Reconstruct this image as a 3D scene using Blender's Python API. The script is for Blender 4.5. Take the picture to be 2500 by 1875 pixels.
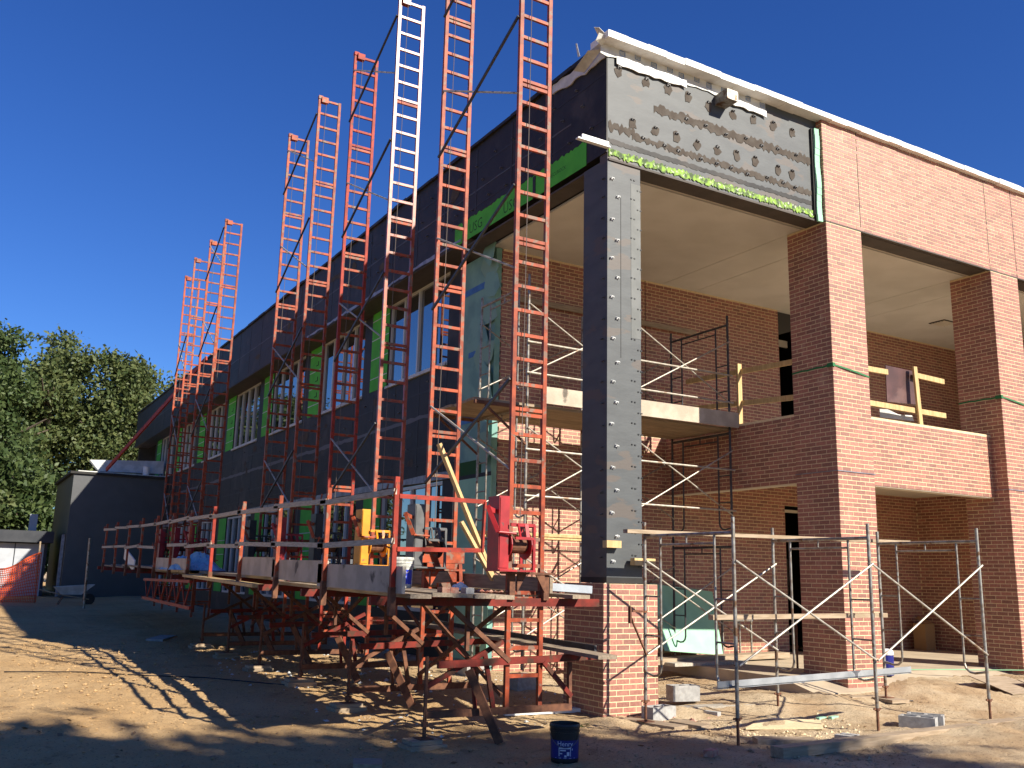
import bpy, math, random
import numpy as np
from mathutils import Vector, Matrix
from math import sin, cos, radians, pi
random.seed(7); rng = np.random.default_rng(11)
scene = bpy.context.scene
for o in list(bpy.data.objects): bpy.data.objects.remove(o)
col = scene.collection

# ---------------------------------------------------------------- camera
CAM = Vector((-7.1062, -9.7407, 1.6633)); YAW, PIT, ROL, FPX = 0.5292, 0.2040, 0.0232, 2288.5
fw = Vector((sin(YAW)*cos(PIT), cos(YAW)*cos(PIT), sin(PIT))); rt = Vector((cos(YAW), -sin(YAW), 0)); up = rt.cross(fw)
R2 = rt*cos(ROL)+up*sin(ROL); U2 = up*cos(ROL)-rt*sin(ROL)
cd = bpy.data.cameras.new('camera'); cam = bpy.data.objects.new('camera', cd); col.objects.link(cam)
cd.sensor_width = 36; cd.lens = FPX/2500*36; cd.clip_end = 2000; cd.clip_start = .05
M = Matrix((R2, U2, -fw)).transposed().to_4x4(); M.translation = CAM; cam.matrix_world = M
scene.camera = cam
# ---------------------------------------------------------------- light
SUN_EL = radians(33.0); SHX, SHY = -.4026, .9154          # horizontal direction shadows fall
world = bpy.data.worlds.new('World'); scene.world = world; world.use_nodes = True
wn = world.node_tree; bg = wn.nodes['Background']
sky = wn.nodes.new('ShaderNodeTexSky'); sky.sky_type = 'NISHITA'; sky.sun_disc = False
sky.sun_elevation = SUN_EL; sky.sun_rotation = math.atan2(-SHX, -SHY)
sky.air_density = 1.0; sky.dust_density = 0.; sky.ozone_density = 3.4; sky.altitude = 100
hs = wn.nodes.new('ShaderNodeHueSaturation'); hs.inputs['Saturation'].default_value = 1.22; hs.inputs['Hue'].default_value = .515; wn.links.new(sky.outputs[0], hs.inputs['Color'])
tn = wn.nodes.new('ShaderNodeMix'); tn.data_type = 'RGBA'; tn.blend_type = 'MULTIPLY'; tn.inputs[0].default_value = 1; tn.inputs[7].default_value = (.66,.93,1.22,1); wn.links.new(hs.outputs[0], tn.inputs[6]); wn.links.new(tn.outputs[2], bg.inputs[0]); bg.inputs[1].default_value = 0.058
sd = bpy.data.lights.new('sun', 'SUN'); sd.energy = 5.0; sd.angle = radians(.53); sd.color = (1, .93, .80)
sun = bpy.data.objects.new('sun', sd); col.objects.link(sun)
sdir = Vector((SHX*cos(SUN_EL), SHY*cos(SUN_EL), -sin(SUN_EL)))
sun.rotation_euler = sdir.to_track_quat('-Z', 'Y').to_euler(); sun.location = (20, -30, 30)
scene.view_settings.view_transform = 'Standard'; scene.view_settings.look = 'None'
scene.view_settings.exposure = 0.93; scene.view_settings.gamma = 1
scene.render.engine = 'CYCLES'

# ---------------------------------------------------------------- helpers
class MB:
    def __init__(s): s.v = []; s.f = []
    def add(s, vs, fs):
        n = len(s.v); s.v += [tuple(v) for v in vs]; s.f += [tuple(i+n for i in f) for f in fs]; return s
    def box(s, x0, x1, y0, y1, z0, z1):
        return s.add([(x0,y0,z0),(x1,y0,z0),(x1,y1,z0),(x0,y1,z0),(x0,y0,z1),(x1,y0,z1),(x1,y1,z1),(x0,y1,z1)],
                     [(0,3,2,1),(4,5,6,7),(0,1,5,4),(1,2,6,5),(2,3,7,6),(3,0,4,7)])
    def bar(s, p, q, w, h, upv=(0,0,1)):
        p, q = Vector(p), Vector(q); d = (q-p).normalized(); u = Vector(upv)
        if abs(d.dot(u)) > .98: u = Vector((0,1,0))
        a = d.cross(u).normalized()*w/2; b = a.cross(d).normalized()*h/2
        vs = [p-a-b, p+a-b, p+a+b, p-a+b, q-a-b, q+a-b, q+a+b, q-a+b]
        return s.add(vs, [(0,1,2,3),(7,6,5,4),(0,4,5,1),(1,5,6,2),(2,6,7,3),(3,7,4,0)])
    def tube(s, pts, r, n=8, cap=True, r2=None):
        pts = [Vector(p) for p in pts]; rings = []; k = len(pts); prev = None
        for i, p in enumerate(pts):
            d = (pts[min(i+1,k-1)]-pts[max(i-1,0)]).normalized()
            if prev is None:
                u = Vector((0,0,1)) if abs(d.z) < .9 else Vector((1,0,0)); a = d.cross(u).normalized()
            else: a = (prev-d*prev.dot(d)).normalized()
            prev = a; b = d.cross(a)
            rr = r if r2 is None else r+(r2-r)*i/(k-1)
            rings.append([p+a*rr*cos(2*pi*j/n)+b*rr*sin(2*pi*j/n) for j in range(n)])
        vs = [v for R in rings for v in R]; fs = []
        for i in range(k-1):
            for j in range(n):
                fs.append((i*n+j, i*n+(j+1)%n, (i+1)*n+(j+1)%n, (i+1)*n+j))
        if cap: fs.append(tuple(range(n))[::-1]); fs.append(tuple((k-1)*n+j for j in range(n)))
        return s.add(vs, fs)
    def lathe(s, c, prof, n=24, axis='z', cap0=True, cap1=True):
        vs = []; fs = []
        for (r, h) in prof:
            for j in range(n):
                x, y = r*cos(2*pi*j/n), r*sin(2*pi*j/n)
                vs.append((c[0]+x, c[1]+y, c[2]+h) if axis == 'z' else ((c[0]+h, c[1]+x, c[2]+y) if axis == 'x' else (c[0]+x, c[1]+h, c[2]+y)))
        for i in range(len(prof)-1):
            for j in range(n): fs.append((i*n+j, i*n+(j+1)%n, (i+1)*n+(j+1)%n, (i+1)*n+j))
        if cap0: fs.append(tuple(range(n))[::-1])
        if cap1: fs.append(tuple((len(prof)-1)*n+j for j in range(n)))
        return s.add(vs, fs)
    def prism(s, poly, z0, z1):      # poly list of xy
        n = len(poly); vs = [(x,y,z0) for x,y in poly]+[(x,y,z1) for x,y in poly]
        return s.add(vs, [tuple(range(n))[::-1], tuple(range(n,2*n))]+[(i,(i+1)%n,n+(i+1)%n,n+i) for i in range(n)])
    def slab(s, pts, th):            # polygon in space with thickness along its normal
        P = [Vector(p) for p in pts]; nn = (P[1]-P[0]).cross(P[2]-P[0]).normalized()*th; n = len(P)
        return s.add(P+[p+nn for p in P], [tuple(range(n))[::-1], tuple(range(n,2*n))]+[(i,(i+1)%n,n+(i+1)%n,n+i) for i in range(n)])
    def build(s, name, mat, parent=None, smooth=False, kind=None):
        me = bpy.data.meshes.new(name); vs = np.array(s.v, float)
        if parent is not None: org = WORLD[parent.name]
        else: org = np.array([(vs[:,0].min()+vs[:,0].max())/2, (vs[:,1].min()+vs[:,1].max())/2, vs[:,2].min()])
        me.from_pydata((vs-org).tolist(), [], s.f); me.materials.append(mat)
        if smooth: me.shade_smooth()
        o = bpy.data.objects.new(name, me); col.objects.link(o)
        if parent is not None: o.parent = parent; WORLD[o.name] = org
        else: o.location = org; WORLD[o.name] = org
        if kind: o['kind'] = kind
        return o
WORLD = {}
def tag(o, label, cat, group=None):
    o['label'] = label; o['category'] = cat
    if group: o['group'] = group
    return o
def thing(name, label, cat, loc, group=None):
    o = bpy.data.objects.new(name, None); col.objects.link(o); o.location = loc; o.empty_display_size = .2
    WORLD[o.name] = np.array(loc, float); return tag(o, label, cat, group)
def child(name, mesh, parent, M4):     # shared mesh part placed by a world matrix
    o = bpy.data.objects.new(name, mesh); col.objects.link(o); o.parent = parent
    org = Vector(WORLD[parent.name]); o.matrix_local = Matrix.Translation(-org) @ M4
    WORLD[o.name] = np.array(org) ; return o
def tri_mesh(name, V, F, mat):
    me = bpy.data.meshes.new(name); me.vertices.add(len(V)); me.vertices.foreach_set('co', np.asarray(V, np.float32).ravel())
    k = F.shape[1]; me.loops.add(F.size); me.loops.foreach_set('vertex_index', F.astype(np.int32).ravel())
    me.polygons.add(len(F)); me.polygons.foreach_set('loop_start', np.arange(0, F.size, k, dtype=np.int32))
    me.polygons.foreach_set('loop_total', np.full(len(F), k, np.int32)); me.update(calc_edges=True); me.validate(); me.shade_flat(); me.materials.append(mat); return me

# ---------------------------------------------------------------- materials
def mat(name, c, rough=.7, c2=None, scale=8., bump=0., bscale=60., spec=.4, metal=0., detail=6., lo=.4, hi=.6, island=0., c3=None, s3=2., lo3=.55, hi3=.65, stretch=None, brough=.5):
    m = bpy.data.materials.new(name); m.use_nodes = True; nt = m.node_tree; N = nt.nodes; L = nt.links; b = N['Principled BSDF']
    b.inputs['Roughness'].default_value = rough; b.inputs['Specular IOR Level'].default_value = spec; b.inputs['Metallic'].default_value = metal
    tc = N.new('ShaderNodeTexCoord'); geo = N.new('ShaderNodeNewGeometry'); src = geo.outputs['Position']
    if stretch:
        mp = N.new('ShaderNodeMapping'); mp.inputs['Scale'].default_value = stretch; L.new(src, mp.inputs[0]); src = mp.outputs[0]
    out = None
    def mix(a, bcol, fac, mode='MIX'):
        mx = N.new('ShaderNodeMix'); mx.data_type = 'RGBA'; mx.blend_type = mode
        if isinstance(fac, float): mx.inputs[0].default_value = fac
        else: L.new(fac, mx.inputs[0])
        for sck, val in ((mx.inputs[6], a), (mx.inputs[7], bcol)):
            if isinstance(val, tuple): sck.default_value = (*val, 1)
            else: L.new(val, sck)
        return mx.outputs[2]
    def noise(sc, lo_, hi_, det=6.):
        n = N.new('ShaderNodeTexNoise'); n.inputs['Scale'].default_value = sc; n.inputs['Detail'].default_value = det; L.new(src, n.inputs['Vector'])
        r = N.new('ShaderNodeMapRange'); r.inputs[1].default_value = lo_; r.inputs[2].default_value = hi_; L.new(n.outputs[0], r.inputs[0]); return r.outputs[0]
    cur = c
    if c2: cur = mix(c, c2, noise(scale, lo, hi, detail))
    if c3: cur = mix(cur, c3, noise(s3, lo3, hi3, 8.))
    if island:
        oi = N.new('ShaderNodeObjectInfo'); ad = N.new('ShaderNodeMath'); ad.operation = 'ADD'
        L.new(geo.outputs['Random Per Island'], ad.inputs[0]); L.new(oi.outputs['Random'], ad.inputs[1])
        fr = N.new('ShaderNodeMath'); fr.operation = 'FRACT'; L.new(ad.outputs[0], fr.inputs[0])
        r = N.new('ShaderNodeMapRange'); r.inputs[3].default_value = 1-island; r.inputs[4].default_value = 1+island; L.new(fr.outputs[0], r.inputs[0])
        vm = N.new('ShaderNodeVectorMath'); vm.operation = 'SCALE'
        if isinstance(cur, tuple): vm.inputs[0].default_value = cur
        else: L.new(cur, vm.inputs[0])
        L.new(r.outputs[0], vm.inputs['Scale']); cur = vm.outputs[0]
    if isinstance(cur, tuple): b.inputs['Base Color'].default_value = (*cur, 1)
    else: L.new(cur, b.inputs['Base Color'])
    if bump:
        n = N.new('ShaderNodeTexNoise'); n.inputs['Scale'].default_value = bscale; n.inputs['Detail'].default_value = 3; n.inputs['Roughness'].default_value = brough; L.new(src, n.inputs['Vector'])
        bp = N.new('ShaderNodeBump'); bp.inputs['Strength'].default_value = 1; bp.inputs['Distance'].default_value = bump; L.new(n.outputs[0], bp.inputs['Height']); L.new(bp.outputs[0], b.inputs['Normal'])
    return m
BR = mat('brick_clay', (.265,.098,.064), .58, (.32,.128,.088), 30, .0012, 220, island=.24, spec=.8, c3=(.36,.20,.14), s3=3.2, lo3=.60, hi3=.78)
MO = mat('mortar', (.70,.57,.36), .95, (.62,.49,.30), 25, .001, 200, spec=.1)
BLK = mat('black_membrane', (.013,.012,.0115), .60, (.021,.019,.017), 3.5, .003, 10, c3=(.040,.034,.030), s3=1.1, lo3=.58, hi3=.66, spec=.35)  # darker copy of the membrane, the left side's shade is in its colour
BLKW = mat('black_membrane_lit_patched', (.055,.061,.064), .60, (.042,.047,.050), 2.5, .0012, 14, c3=(.075,.06,.05), s3=1.3, lo3=.57, hi3=.60, spec=.62, stretch=(1,1,2.6))  # lighter copy, sunlit tone put in its colour; brown patches are real
DARK = mat('dark_interior', (.012,.011,.010), .9)
SOF = mat('soffit_metal', (.075,.062,.052), .7, (.06,.05,.042), 4)
CEIL = mat('ceiling_plaster', (.60,.57,.51), .95, (.55,.52,.46), 1.5, spec=.1)
CREAM = mat('cream_plaster', (.62,.56,.46), .9)
WHITE = mat('white_membrane', (.80,.80,.78), .45, (.70,.70,.68), 6, .003, 20)
WRAP = mat('white_house_wrap', (.62,.62,.58), .5, (.50,.50,.46), 5, .01, 10)
BLUE = mat('blue_print', (.03,.13,.34), .6)
GREEN = mat('green_sheathing', (.075,.44,.04), .75, (.06,.37,.035), 3)
GRNTX = mat('dark_green_print', (.012,.07,.012), .8)
FOAM = mat('green_foam_board', (.30,.56,.39), .7, (.26,.50,.35), 3)
FOAMT = mat('teal_foam_board', (.19,.36,.31), .7, (.13,.27,.25), 2.5)
LGREEN = mat('peeled_green_coating', (.24,.40,.06), .8, (.06,.09,.04), 16, c3=(.42,.46,.34), s3=22, lo3=.60, hi3=.63)
ORG = mat('orange_mast_paint', (.37,.068,.024), .52, (.21,.040,.017), 7, .0012, 90, c3=(.20,.12,.085), s3=11, lo3=.54, hi3=.62, spec=.24, island=.12)
ORGC = mat('worn_glossy_mast_paint', (.37,.068,.024), .38, (.21,.040,.017), 7, .0004, 90, c3=(.20,.12,.085), s3=11, lo3=.54, hi3=.62, spec=.5, island=.12)
RED2 = mat('red_mast_paint', (.34,.038,.021), .55, (.23,.027,.016), 8, .001, 80, c3=(.10,.05,.04), s3=12, lo3=.58, hi3=.66, spec=.2)
RED_SHADE = mat('shaded_red_paint', (.20,.026,.017), .6, (.12,.02,.014), 6, .001, 80, c3=(.08,.035,.022), s3=7, lo3=.52, hi3=.62, spec=.2)  # red darkened to paint in the shade under the deck; rust spots are real
WRED = mat('winch_red_paint', (.36,.018,.022), .42, (.27,.014,.018), 6, spec=.4, c3=(.14,.05,.045), s3=8, lo3=.63, hi3=.68)
WAMB = mat('winch_amber_paint', (.72,.29,.015), .45, (.60,.23,.012), 6, spec=.4, c3=(.22,.12,.05), s3=9, lo3=.62, hi3=.68)
WGRY = mat('winch_grey_paint', (.11,.11,.11), .45, (.08,.08,.08), 8)
WBLK = mat('winch_black_paint', (.02,.02,.022), .45)
RUST = mat('rusted_steel', (.10,.04,.022), .8, (.17,.07,.035), 14, .001, 80)
GALV = mat('galvanised_tube', (.34,.33,.30), .45, (.24,.20,.16), 16, .0006, 90, metal=.6, c3=(.16,.09,.05), s3=9, lo3=.58, hi3=.66)
GALVW = mat('pale_galvanised_brace', (.44,.41,.35), .5, (.33,.29,.24), 14, metal=.3, c3=(.25,.16,.10), s3=8, lo3=.6, hi3=.68)
DGREY = mat('dark_grey_tube', (.075,.078,.085), .5, (.055,.05,.05), 12, metal=.3)
CABLE = mat('steel_cable', (.16,.13,.11), .6, metal=.3)
ALU = mat('bright_galvanised', (.62,.65,.68), .32, (.50,.53,.56), 5, metal=.7)
WOOD = mat('weathered_plank', (.33,.26,.185), .85, (.24,.185,.13), 6, .003, 30, stretch=(6,.6,6), island=.16)
WOODX = mat('weathered_board', (.36,.275,.19), .85, (.27,.20,.13), 6, .002, 30, stretch=(.6,6,6), island=.15)
PINE = mat('fresh_pine', (.56,.40,.19), .7, (.46,.31,.135), 5, .001, 40, stretch=(5,5,.8), island=.1)
TOE = mat('cement_stained_board', (.50,.42,.33), .9, (.40,.335,.26), 4, .003, 40, c3=(.13,.11,.09), s3=2.2, lo3=.63, hi3=.68)
RAIL = mat('weathered_rail', (.46,.42,.35), .85, (.34,.30,.24), 7, .002, 40, stretch=(8,1,8))
CONC = mat('concrete_block', (.38,.37,.35), .95, (.30,.29,.275), 20, .003, 150)
SLABM = mat('concrete_floor', (.46,.37,.26), .95, (.38,.30,.21), 2, .003, 60)
PLY = mat('brown_formply', (.10,.048,.045), .5, (.07,.035,.033), 3, c3=(.16,.09,.08), s3=2, lo3=.56, hi3=.7)
BUCK = mat('black_bucket', (.012,.012,.014), .4)
BUCKW = mat('white_bucket', (.55,.55,.50), .6, (.3,.3,.27), 14)
LABB = mat('blue_bucket_label', (.012,.014,.16), .4)
LABB2 = mat('bright_blue_label', (.02,.04,.42), .45)
LABW = mat('white_label_print', (.55,.57,.66), .6)
PLAS = mat('blue_plastic_sheet', (.30,.47,.58), .4, (.22,.36,.46), 5, .02, 12)
FENC = mat('orange_fence_mesh', (.62,.10,.03), .6)
GREYP = mat('grey_painted_panel', (.40,.42,.45), .6, (.35,.37,.40), 3)
STUCD = mat('dark_grey_stucco', (.045,.048,.055), .8, (.035,.038,.045), 3)
FRAME = mat('aluminium_frame', (.55,.56,.55), .45, metal=.2)
FLASH = mat('silver_flashing', (.30,.31,.33), .45, (.19,.19,.21), 6, .004, 20, metal=.4)
TAPE = mat('blue_tape', (.03,.12,.33), .5, (.04,.17,.40), 8)
GSTRAP = mat('green_strap', (.02,.15,.05), .7)
ROPE = mat('green_hose', (.20,.42,.22), .6)
STICK = mat('twine_straw', (.30,.22,.11), .9)
BARK = mat('bark', (.12,.09,.065), .95, (.08,.06,.045), 6, .02, 12, stretch=(1,1,.3))
CARD = mat('brown_paper', (.32,.19,.08), .9)
BSTEEL = mat('white_paint_steel', (.55,.56,.55), .5, (.42,.43,.42), 4)
TARP = mat('tar_black_paper', (.02,.02,.02), .85)
BRSH = mat('brick_rubble', (.33,.12,.08), .9, (.42,.25,.18), 20, .003, 90, island=.25)
# glass
GL = bpy.data.materials.new('window_glass'); GL.use_nodes = True; _b = GL.node_tree.nodes['Principled BSDF']
_b.inputs['Base Color'].default_value = (.012,.016,.02,1); _b.inputs['Roughness'].default_value = .015; _b.inputs['IOR'].default_value = 3.4; _b.inputs['Specular IOR Level'].default_value = .5
# leaves
def leafmat(name, c, c2, tr=.35):
    m = bpy.data.materials.new(name); m.use_nodes = True; nt = m.node_tree; N = nt.nodes; L = nt.links; b = N['Principled BSDF']
    geo = N.new('ShaderNodeNewGeometry'); mx = N.new('ShaderNodeMix'); mx.data_type = 'RGBA'; mx.inputs[6].default_value = (*c,1); mx.inputs[7].default_value = (*c2,1)
    L.new(geo.outputs['Random Per Island'], mx.inputs[0]); L.new(mx.outputs[2], b.inputs['Base Color']); b.inputs['Roughness'].default_value = .55; b.inputs['Specular IOR Level'].default_value = .35
    t = N.new('ShaderNodeBsdfTranslucent'); L.new(mx.outputs[2], t.inputs[0]); ms = N.new('ShaderNodeMixShader'); ms.inputs[0].default_value = tr
    L.new(b.outputs[0], ms.inputs[1]); L.new(t.outputs[0], ms.inputs[2]); L.new(ms.outputs[0], N['Material Output'].inputs[0]); return m
LEAF = leafmat('oak_leaves', (.036,.066,.019), (.10,.135,.042), .3); LEAF2 = leafmat('olive_leaves', (.055,.085,.026), (.14,.16,.055), .3)
DRY = leafmat('dry_leaves', (.16,.09,.04), (.32,.20,.10), .15)
# ground
def groundmat():
    m = bpy.data.materials.new('sandy_dirt'); m.use_nodes = True; nt = m.node_tree; N = nt.nodes; L = nt.links; b = N['Principled BSDF']
    b.inputs['Roughness'].default_value = .97; b.inputs['Specular IOR Level'].default_value = .08
    geo = N.new('ShaderNodeNewGeometry')
    def noise(sc, det=8, rgh=.55):
        n = N.new('ShaderNodeTexNoise'); n.inputs['Scale'].default_value = sc; n.inputs['Detail'].default_value = det; n.inputs['Roughness'].default_value = rgh; L.new(geo.outputs['Position'], n.inputs['Vector']); return n.outputs[0]
    def mr(x, lo, hi):
        r = N.new('ShaderNodeMapRange'); r.inputs[1].default_value = lo; r.inputs[2].default_value = hi; L.new(x, r.inputs[0]); return r.outputs[0]
    def mix(a, c, f):
        mx = N.new('ShaderNodeMix'); mx.data_type = 'RGBA'; L.new(f, mx.inputs[0])
        for sk, v in ((mx.inputs[6], a), (mx.inputs[7], c)):
            if isinstance(v, tuple): sk.default_value = (*v,1)
            else: L.new(v, sk)
        return mx.outputs[2]
    sep = N.new('ShaderNodeSeparateXYZ'); L.new(geo.outputs['Position'], sep.inputs[0])
    left = mix((.46,.29,.135), (.53,.355,.18), mr(noise(.7), .35, .65))
    right = mix((.43,.30,.175), (.55,.43,.28), mr(noise(1.3), .4, .6))
    xr = mr(sep.outputs[0], -1.6, .6)
    c1 = mix(left, right, xr)
    c2 = mix(c1, (.20,.125,.065), mr(noise(2.1,10,.65), .58, .76))
    c3 = mix(c2, (.56,.44,.30), mr(noise(14,8,.7), .60, .74))
    c4 = mix(c3, (.17,.11,.065), mr(noise(38,6,.6), .57, .68))
    c5 = mix(c4, (.60,.48,.33), mr(noise(95,4,.6), .62, .70))
    L.new(c5, b.inputs['Base Color'])
    add = N.new('ShaderNodeMath'); add.operation = 'MULTIPLY_ADD'; L.new(noise(45,8,.75), add.inputs[0]); add.inputs[1].default_value = .8; L.new(noise(7,8,.6), add.inputs[2])
    bp = N.new('ShaderNodeBump'); bp.inputs['Distance'].default_value = .03; bp.inputs['Strength'].default_value = .9; L.new(add.outputs[0], bp.inputs['Height']); L.new(bp.outputs[0], b.inputs['Normal'])
    return m
DIRT = groundmat()
def text_mesh(txt, size):
    cu = bpy.data.curves.new('txt', 'FONT'); cu.body = txt; cu.size = size; cu.align_x = 'CENTER'; cu.align_y = 'CENTER'; cu.resolution_u = 2
    ob = bpy.data.objects.new('txt', cu); col.objects.link(ob); dg = bpy.context.evaluated_depsgraph_get()
    me = bpy.data.meshes.new_from_object(ob.evaluated_get(dg)); bpy.data.objects.remove(ob); return me

# ================================================================ GROUND
def ss(x, a, b):
    t = np.clip((x-a)/(b-a), 0, 1); return t*t*(3-2*t)
def gz(x, y):
    x = np.asarray(x, float); y = np.asarray(y, float)
    z = -.12+.12*ss(x, -3.2, .6)
    z = z+(.05*np.clip(y, 0, 4)+.013*np.clip(y-4, 0, 6))*(1-.75*ss(x,.2,2.)) + .013*np.clip(y-10, 0, 32)
    z = z+.042*np.clip(x-.5, 0, 6)*ss(y, -2.8, .2)
    return z
def gzn(x, y):
    return gz(x, y)+.018*np.sin(1.7*x+.6*y)*np.sin(1.1*y-.4*x)+.010*np.sin(4.3*x+1.)*np.sin(3.7*y)+.006*np.sin(9.1*x+2.7*y)*np.sin(8.3*y-3*x)
def G(x, y): return float(gzn(x, y))
def graded(lo, hi, step):
    c = list(np.arange(lo, hi+1e-6, step)); s = step; a = c[-1]; b = c[0]; R = []; Lf = []
    while a < 700: s *= 1.16; a += s; R.append(a)
    s = step
    while b > -700: s *= 1.16; b -= s; Lf.append(b)
    return np.array(Lf[::-1]+c+R)
gx, gy = graded(-9, 9, .075), graded(-5, 13, .075)
XX, YY = np.meshgrid(gx, gy, indexing='ij'); near = (np.abs(XX) < 14) & (YY > -12) & (YY < 25)
fine = np.array(rng.normal(0, .0065, XX.shape)); ZZ = gzn(XX, YY)+np.where(near, fine, 0)
for (mx_, my_, mr_, mh_) in [(2.3,-.1,.7,.10),(3.3,-.5,.8,.08),(1.2,-.1,.45,.07),(5.6,-.6,.9,.07),(3.3,-3.0,1.3,.12),(4.6,-3.1,1.,.13),(.1,-.15,.5,.05),(1.6,-1.15,.45,.05),(-4,14,2,.08),(6.8,-1.6,1.2,.06)]:
    ZZ += mh_*np.exp(-((XX-mx_)**2+(YY-my_)**2)/(mr_**2)*1.6)*(1+.35*np.sin(7*XX+3*YY)*np.sin(6*YY))
nx_, ny_ = XX.shape; V = np.stack([XX, YY, ZZ], -1).reshape(-1, 3); idx = np.arange(nx_*ny_).reshape(nx_, ny_)
F = np.stack([idx[:-1,:-1], idx[1:,:-1], idx[1:,1:], idx[:-1,1:]], -1).reshape(-1, 4)
gme = tri_mesh('ground', V, F, DIRT); gme.shade_smooth(); gob = bpy.data.objects.new('ground', gme); col.objects.link(gob); gob['kind'] = 'structure'

# ================================================================ BUILDING
W, S, PIT_X, ZF, ZT, D = .83, 4.365, 4.345, 7.40, 9.157, 4.08
MODL, CRS, JT = .2032, .0677, .0125
BUILD = thing('office_building', 'two storey brick office building, half stripped to black membrane, with open corner porch', 'building', (0,0,0))
STUFFB = []                                    # (cx,cy,cz,ux,uy,nx,ny,hu,hz)
def brick_rows(o, u, n, L, z0, z1, par=0, holes=(), ragged=False, sink=None):
    sink = STUFFB if sink is None else sink
    for r in range(int((z1-z0)/CRS+.02)):
        za, zb = z0+r*CRS, z0+(r+1)*CRS
        off = MODL/2 if (r+par) % 2 else 0.
        e = [0.]+[p for p in np.arange(off, L, MODL) if .03 < p < L-.03]+[L]
        zm = (za+zb)/2
        for i, (a, b) in enumerate(zip(e[:-1], e[1:])):
            a2, b2 = a+(JT/2 if i else .004), b-(JT/2 if i < len(e)-2 else .004)
            if ragged and i == 0: a2 -= random.uniform(0, .03)+(.07 if (r+par) % 2 == 0 else 0)
            skip = False
            for (h0, h1, hz0, hz1) in holes:
                if hz0 < zm < hz1:
                    if a2 >= h0-.02 and b2 <= h1+.02: skip = True
                    elif a2 < h0 < b2: b2 = h0
                    elif a2 < h1 < b2: a2 = h1
            if skip or b2-a2 < .025: continue
            c = (a2+b2)/2; sink.append((o[0]+u[0]*c, o[1]+u[1]*c, zm-JT/4, u[0], u[1], n[0], n[1], (b2-a2)/2, (CRS-JT)/2))
unit = MB().box(-1,1,-1,1,-1,1); ume = bpy.data.meshes.new('brick_unit'); ume.from_pydata(unit.v, [], unit.f); ume.materials.append(BR)
BT = .02
def place_bricks(lst, parent):
    for (x,y,z,ux,uy,nx,ny,hu,hz) in lst:
        j = random.uniform(-.0015,.0015); c = Vector((x-nx*(BT+j), y-ny*(BT+j), z))
        m4 = Matrix(((ux*hu, nx*BT, 0, c.x),(uy*hu, ny*BT, 0, c.y),(0,0,hz,c.z),(0,0,0,1))); child('brick', ume, parent, m4)
FR, LF = (0,-1), (-1,0)
# --- corner pier (stub of the brick pillar under the black column)
x0, x1, y0, y1 = -.03, .83, -.02, .86
pier = MB().box(x0+.003, x1-.003, y0+.003, y1-.003, -.5, 1.62).build('brick_pier', MO, BUILD); pier['label'] = 'short brick pier left standing under the black column'
lst = []
brick_rows((x0,y0), (1,0), FR, x1-x0, -.135, 1.626, 0, sink=lst); brick_rows((x0,y0), (0,1), LF, y1-y0, -.135, 1.626, 1, sink=lst)
place_bricks(lst, pier)
n_ind = len(lst)
brick_rows((x1,y0), (0,1), (1,0), y1-y0, -.135, 1.626, 1)
# --- pillars
for k in range(3):
    X = S+PIT_X*k
    core = MB().box(X+.003, X+W-.003, .003, W-.003, -.3, ZF+.01).build('brick_pillar', MO, BUILD)
    l1, l2 = [], []
    z0 = -.0677
    brick_rows((X,0), (1,0), FR, W, z0, ZF-.012, 0, sink=l1); brick_rows((X,0), (0,1), LF, W, z0, ZF-.012, 1, sink=l2)
    if k == 0:
        low = [b for b in l1 if b[2] < 6]; low.sort(key=lambda b: b[2]); take = low[:max(0, 300-n_ind)]; ids = set(map(id, take))
        place_bricks(take, core); l1 = [b for b in l1 if id(b) not in ids]
    STUFFB += l1+l2
    brick_rows((X+W,0), (0,1), (1,0), W, z0, ZF-.012, 1)
    MB().box(X-.014, X+W+.014, -.014, W+.01, 3.372, 3.384).build('relief_angle', FLASH, BUILD)
    if k < 2:
        a = MB()
        for i in range(8): a.bar((X-.004, W-i*W/8, 5.02+.006*(i%3)), (X-.004, W-(i+1)*W/8, 5.022+.006*((i+1)%3)), .004, .028)
        for i in range(8): a.bar((X+i*W/8, -.004-.02*sin(pi*i/8), 5.03-.012*i), (X+(i+1)*W/8, -.004-.02*sin(pi*(i+1)/8), 5.03-.012*(i+1)), .004, .026)
        a.box(X-.02, X+.03, -.02, .10, 5.0, 5.06); a.build('strap', GSTRAP, BUILD)
# --- brick fascia
XE = 14.2
fas = MB().box(S+.003, XE, .003, .125, ZF+.02, ZT).build('brick_fascia', MO, BUILD)
brick_rows((S,0), (1,0), FR, XE-S, ZF+.008, ZT+.01, 1)
brick_rows((S,0), (0,1), LF, .12, ZF+.008, ZT+.01, 0)
for xj in (S+W, S+PIT_X, S+PIT_X+W, S+2*PIT_X):
    MB().box(xj-.006, xj+.006, -.0012, .02, ZF+.01, ZT).build('control_joint', TARP, fas)
MB().box(S-.01, XE, -.003, .06, ZF-.012, ZF+.008).build('relief_angle', SOF, BUILD)
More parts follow.
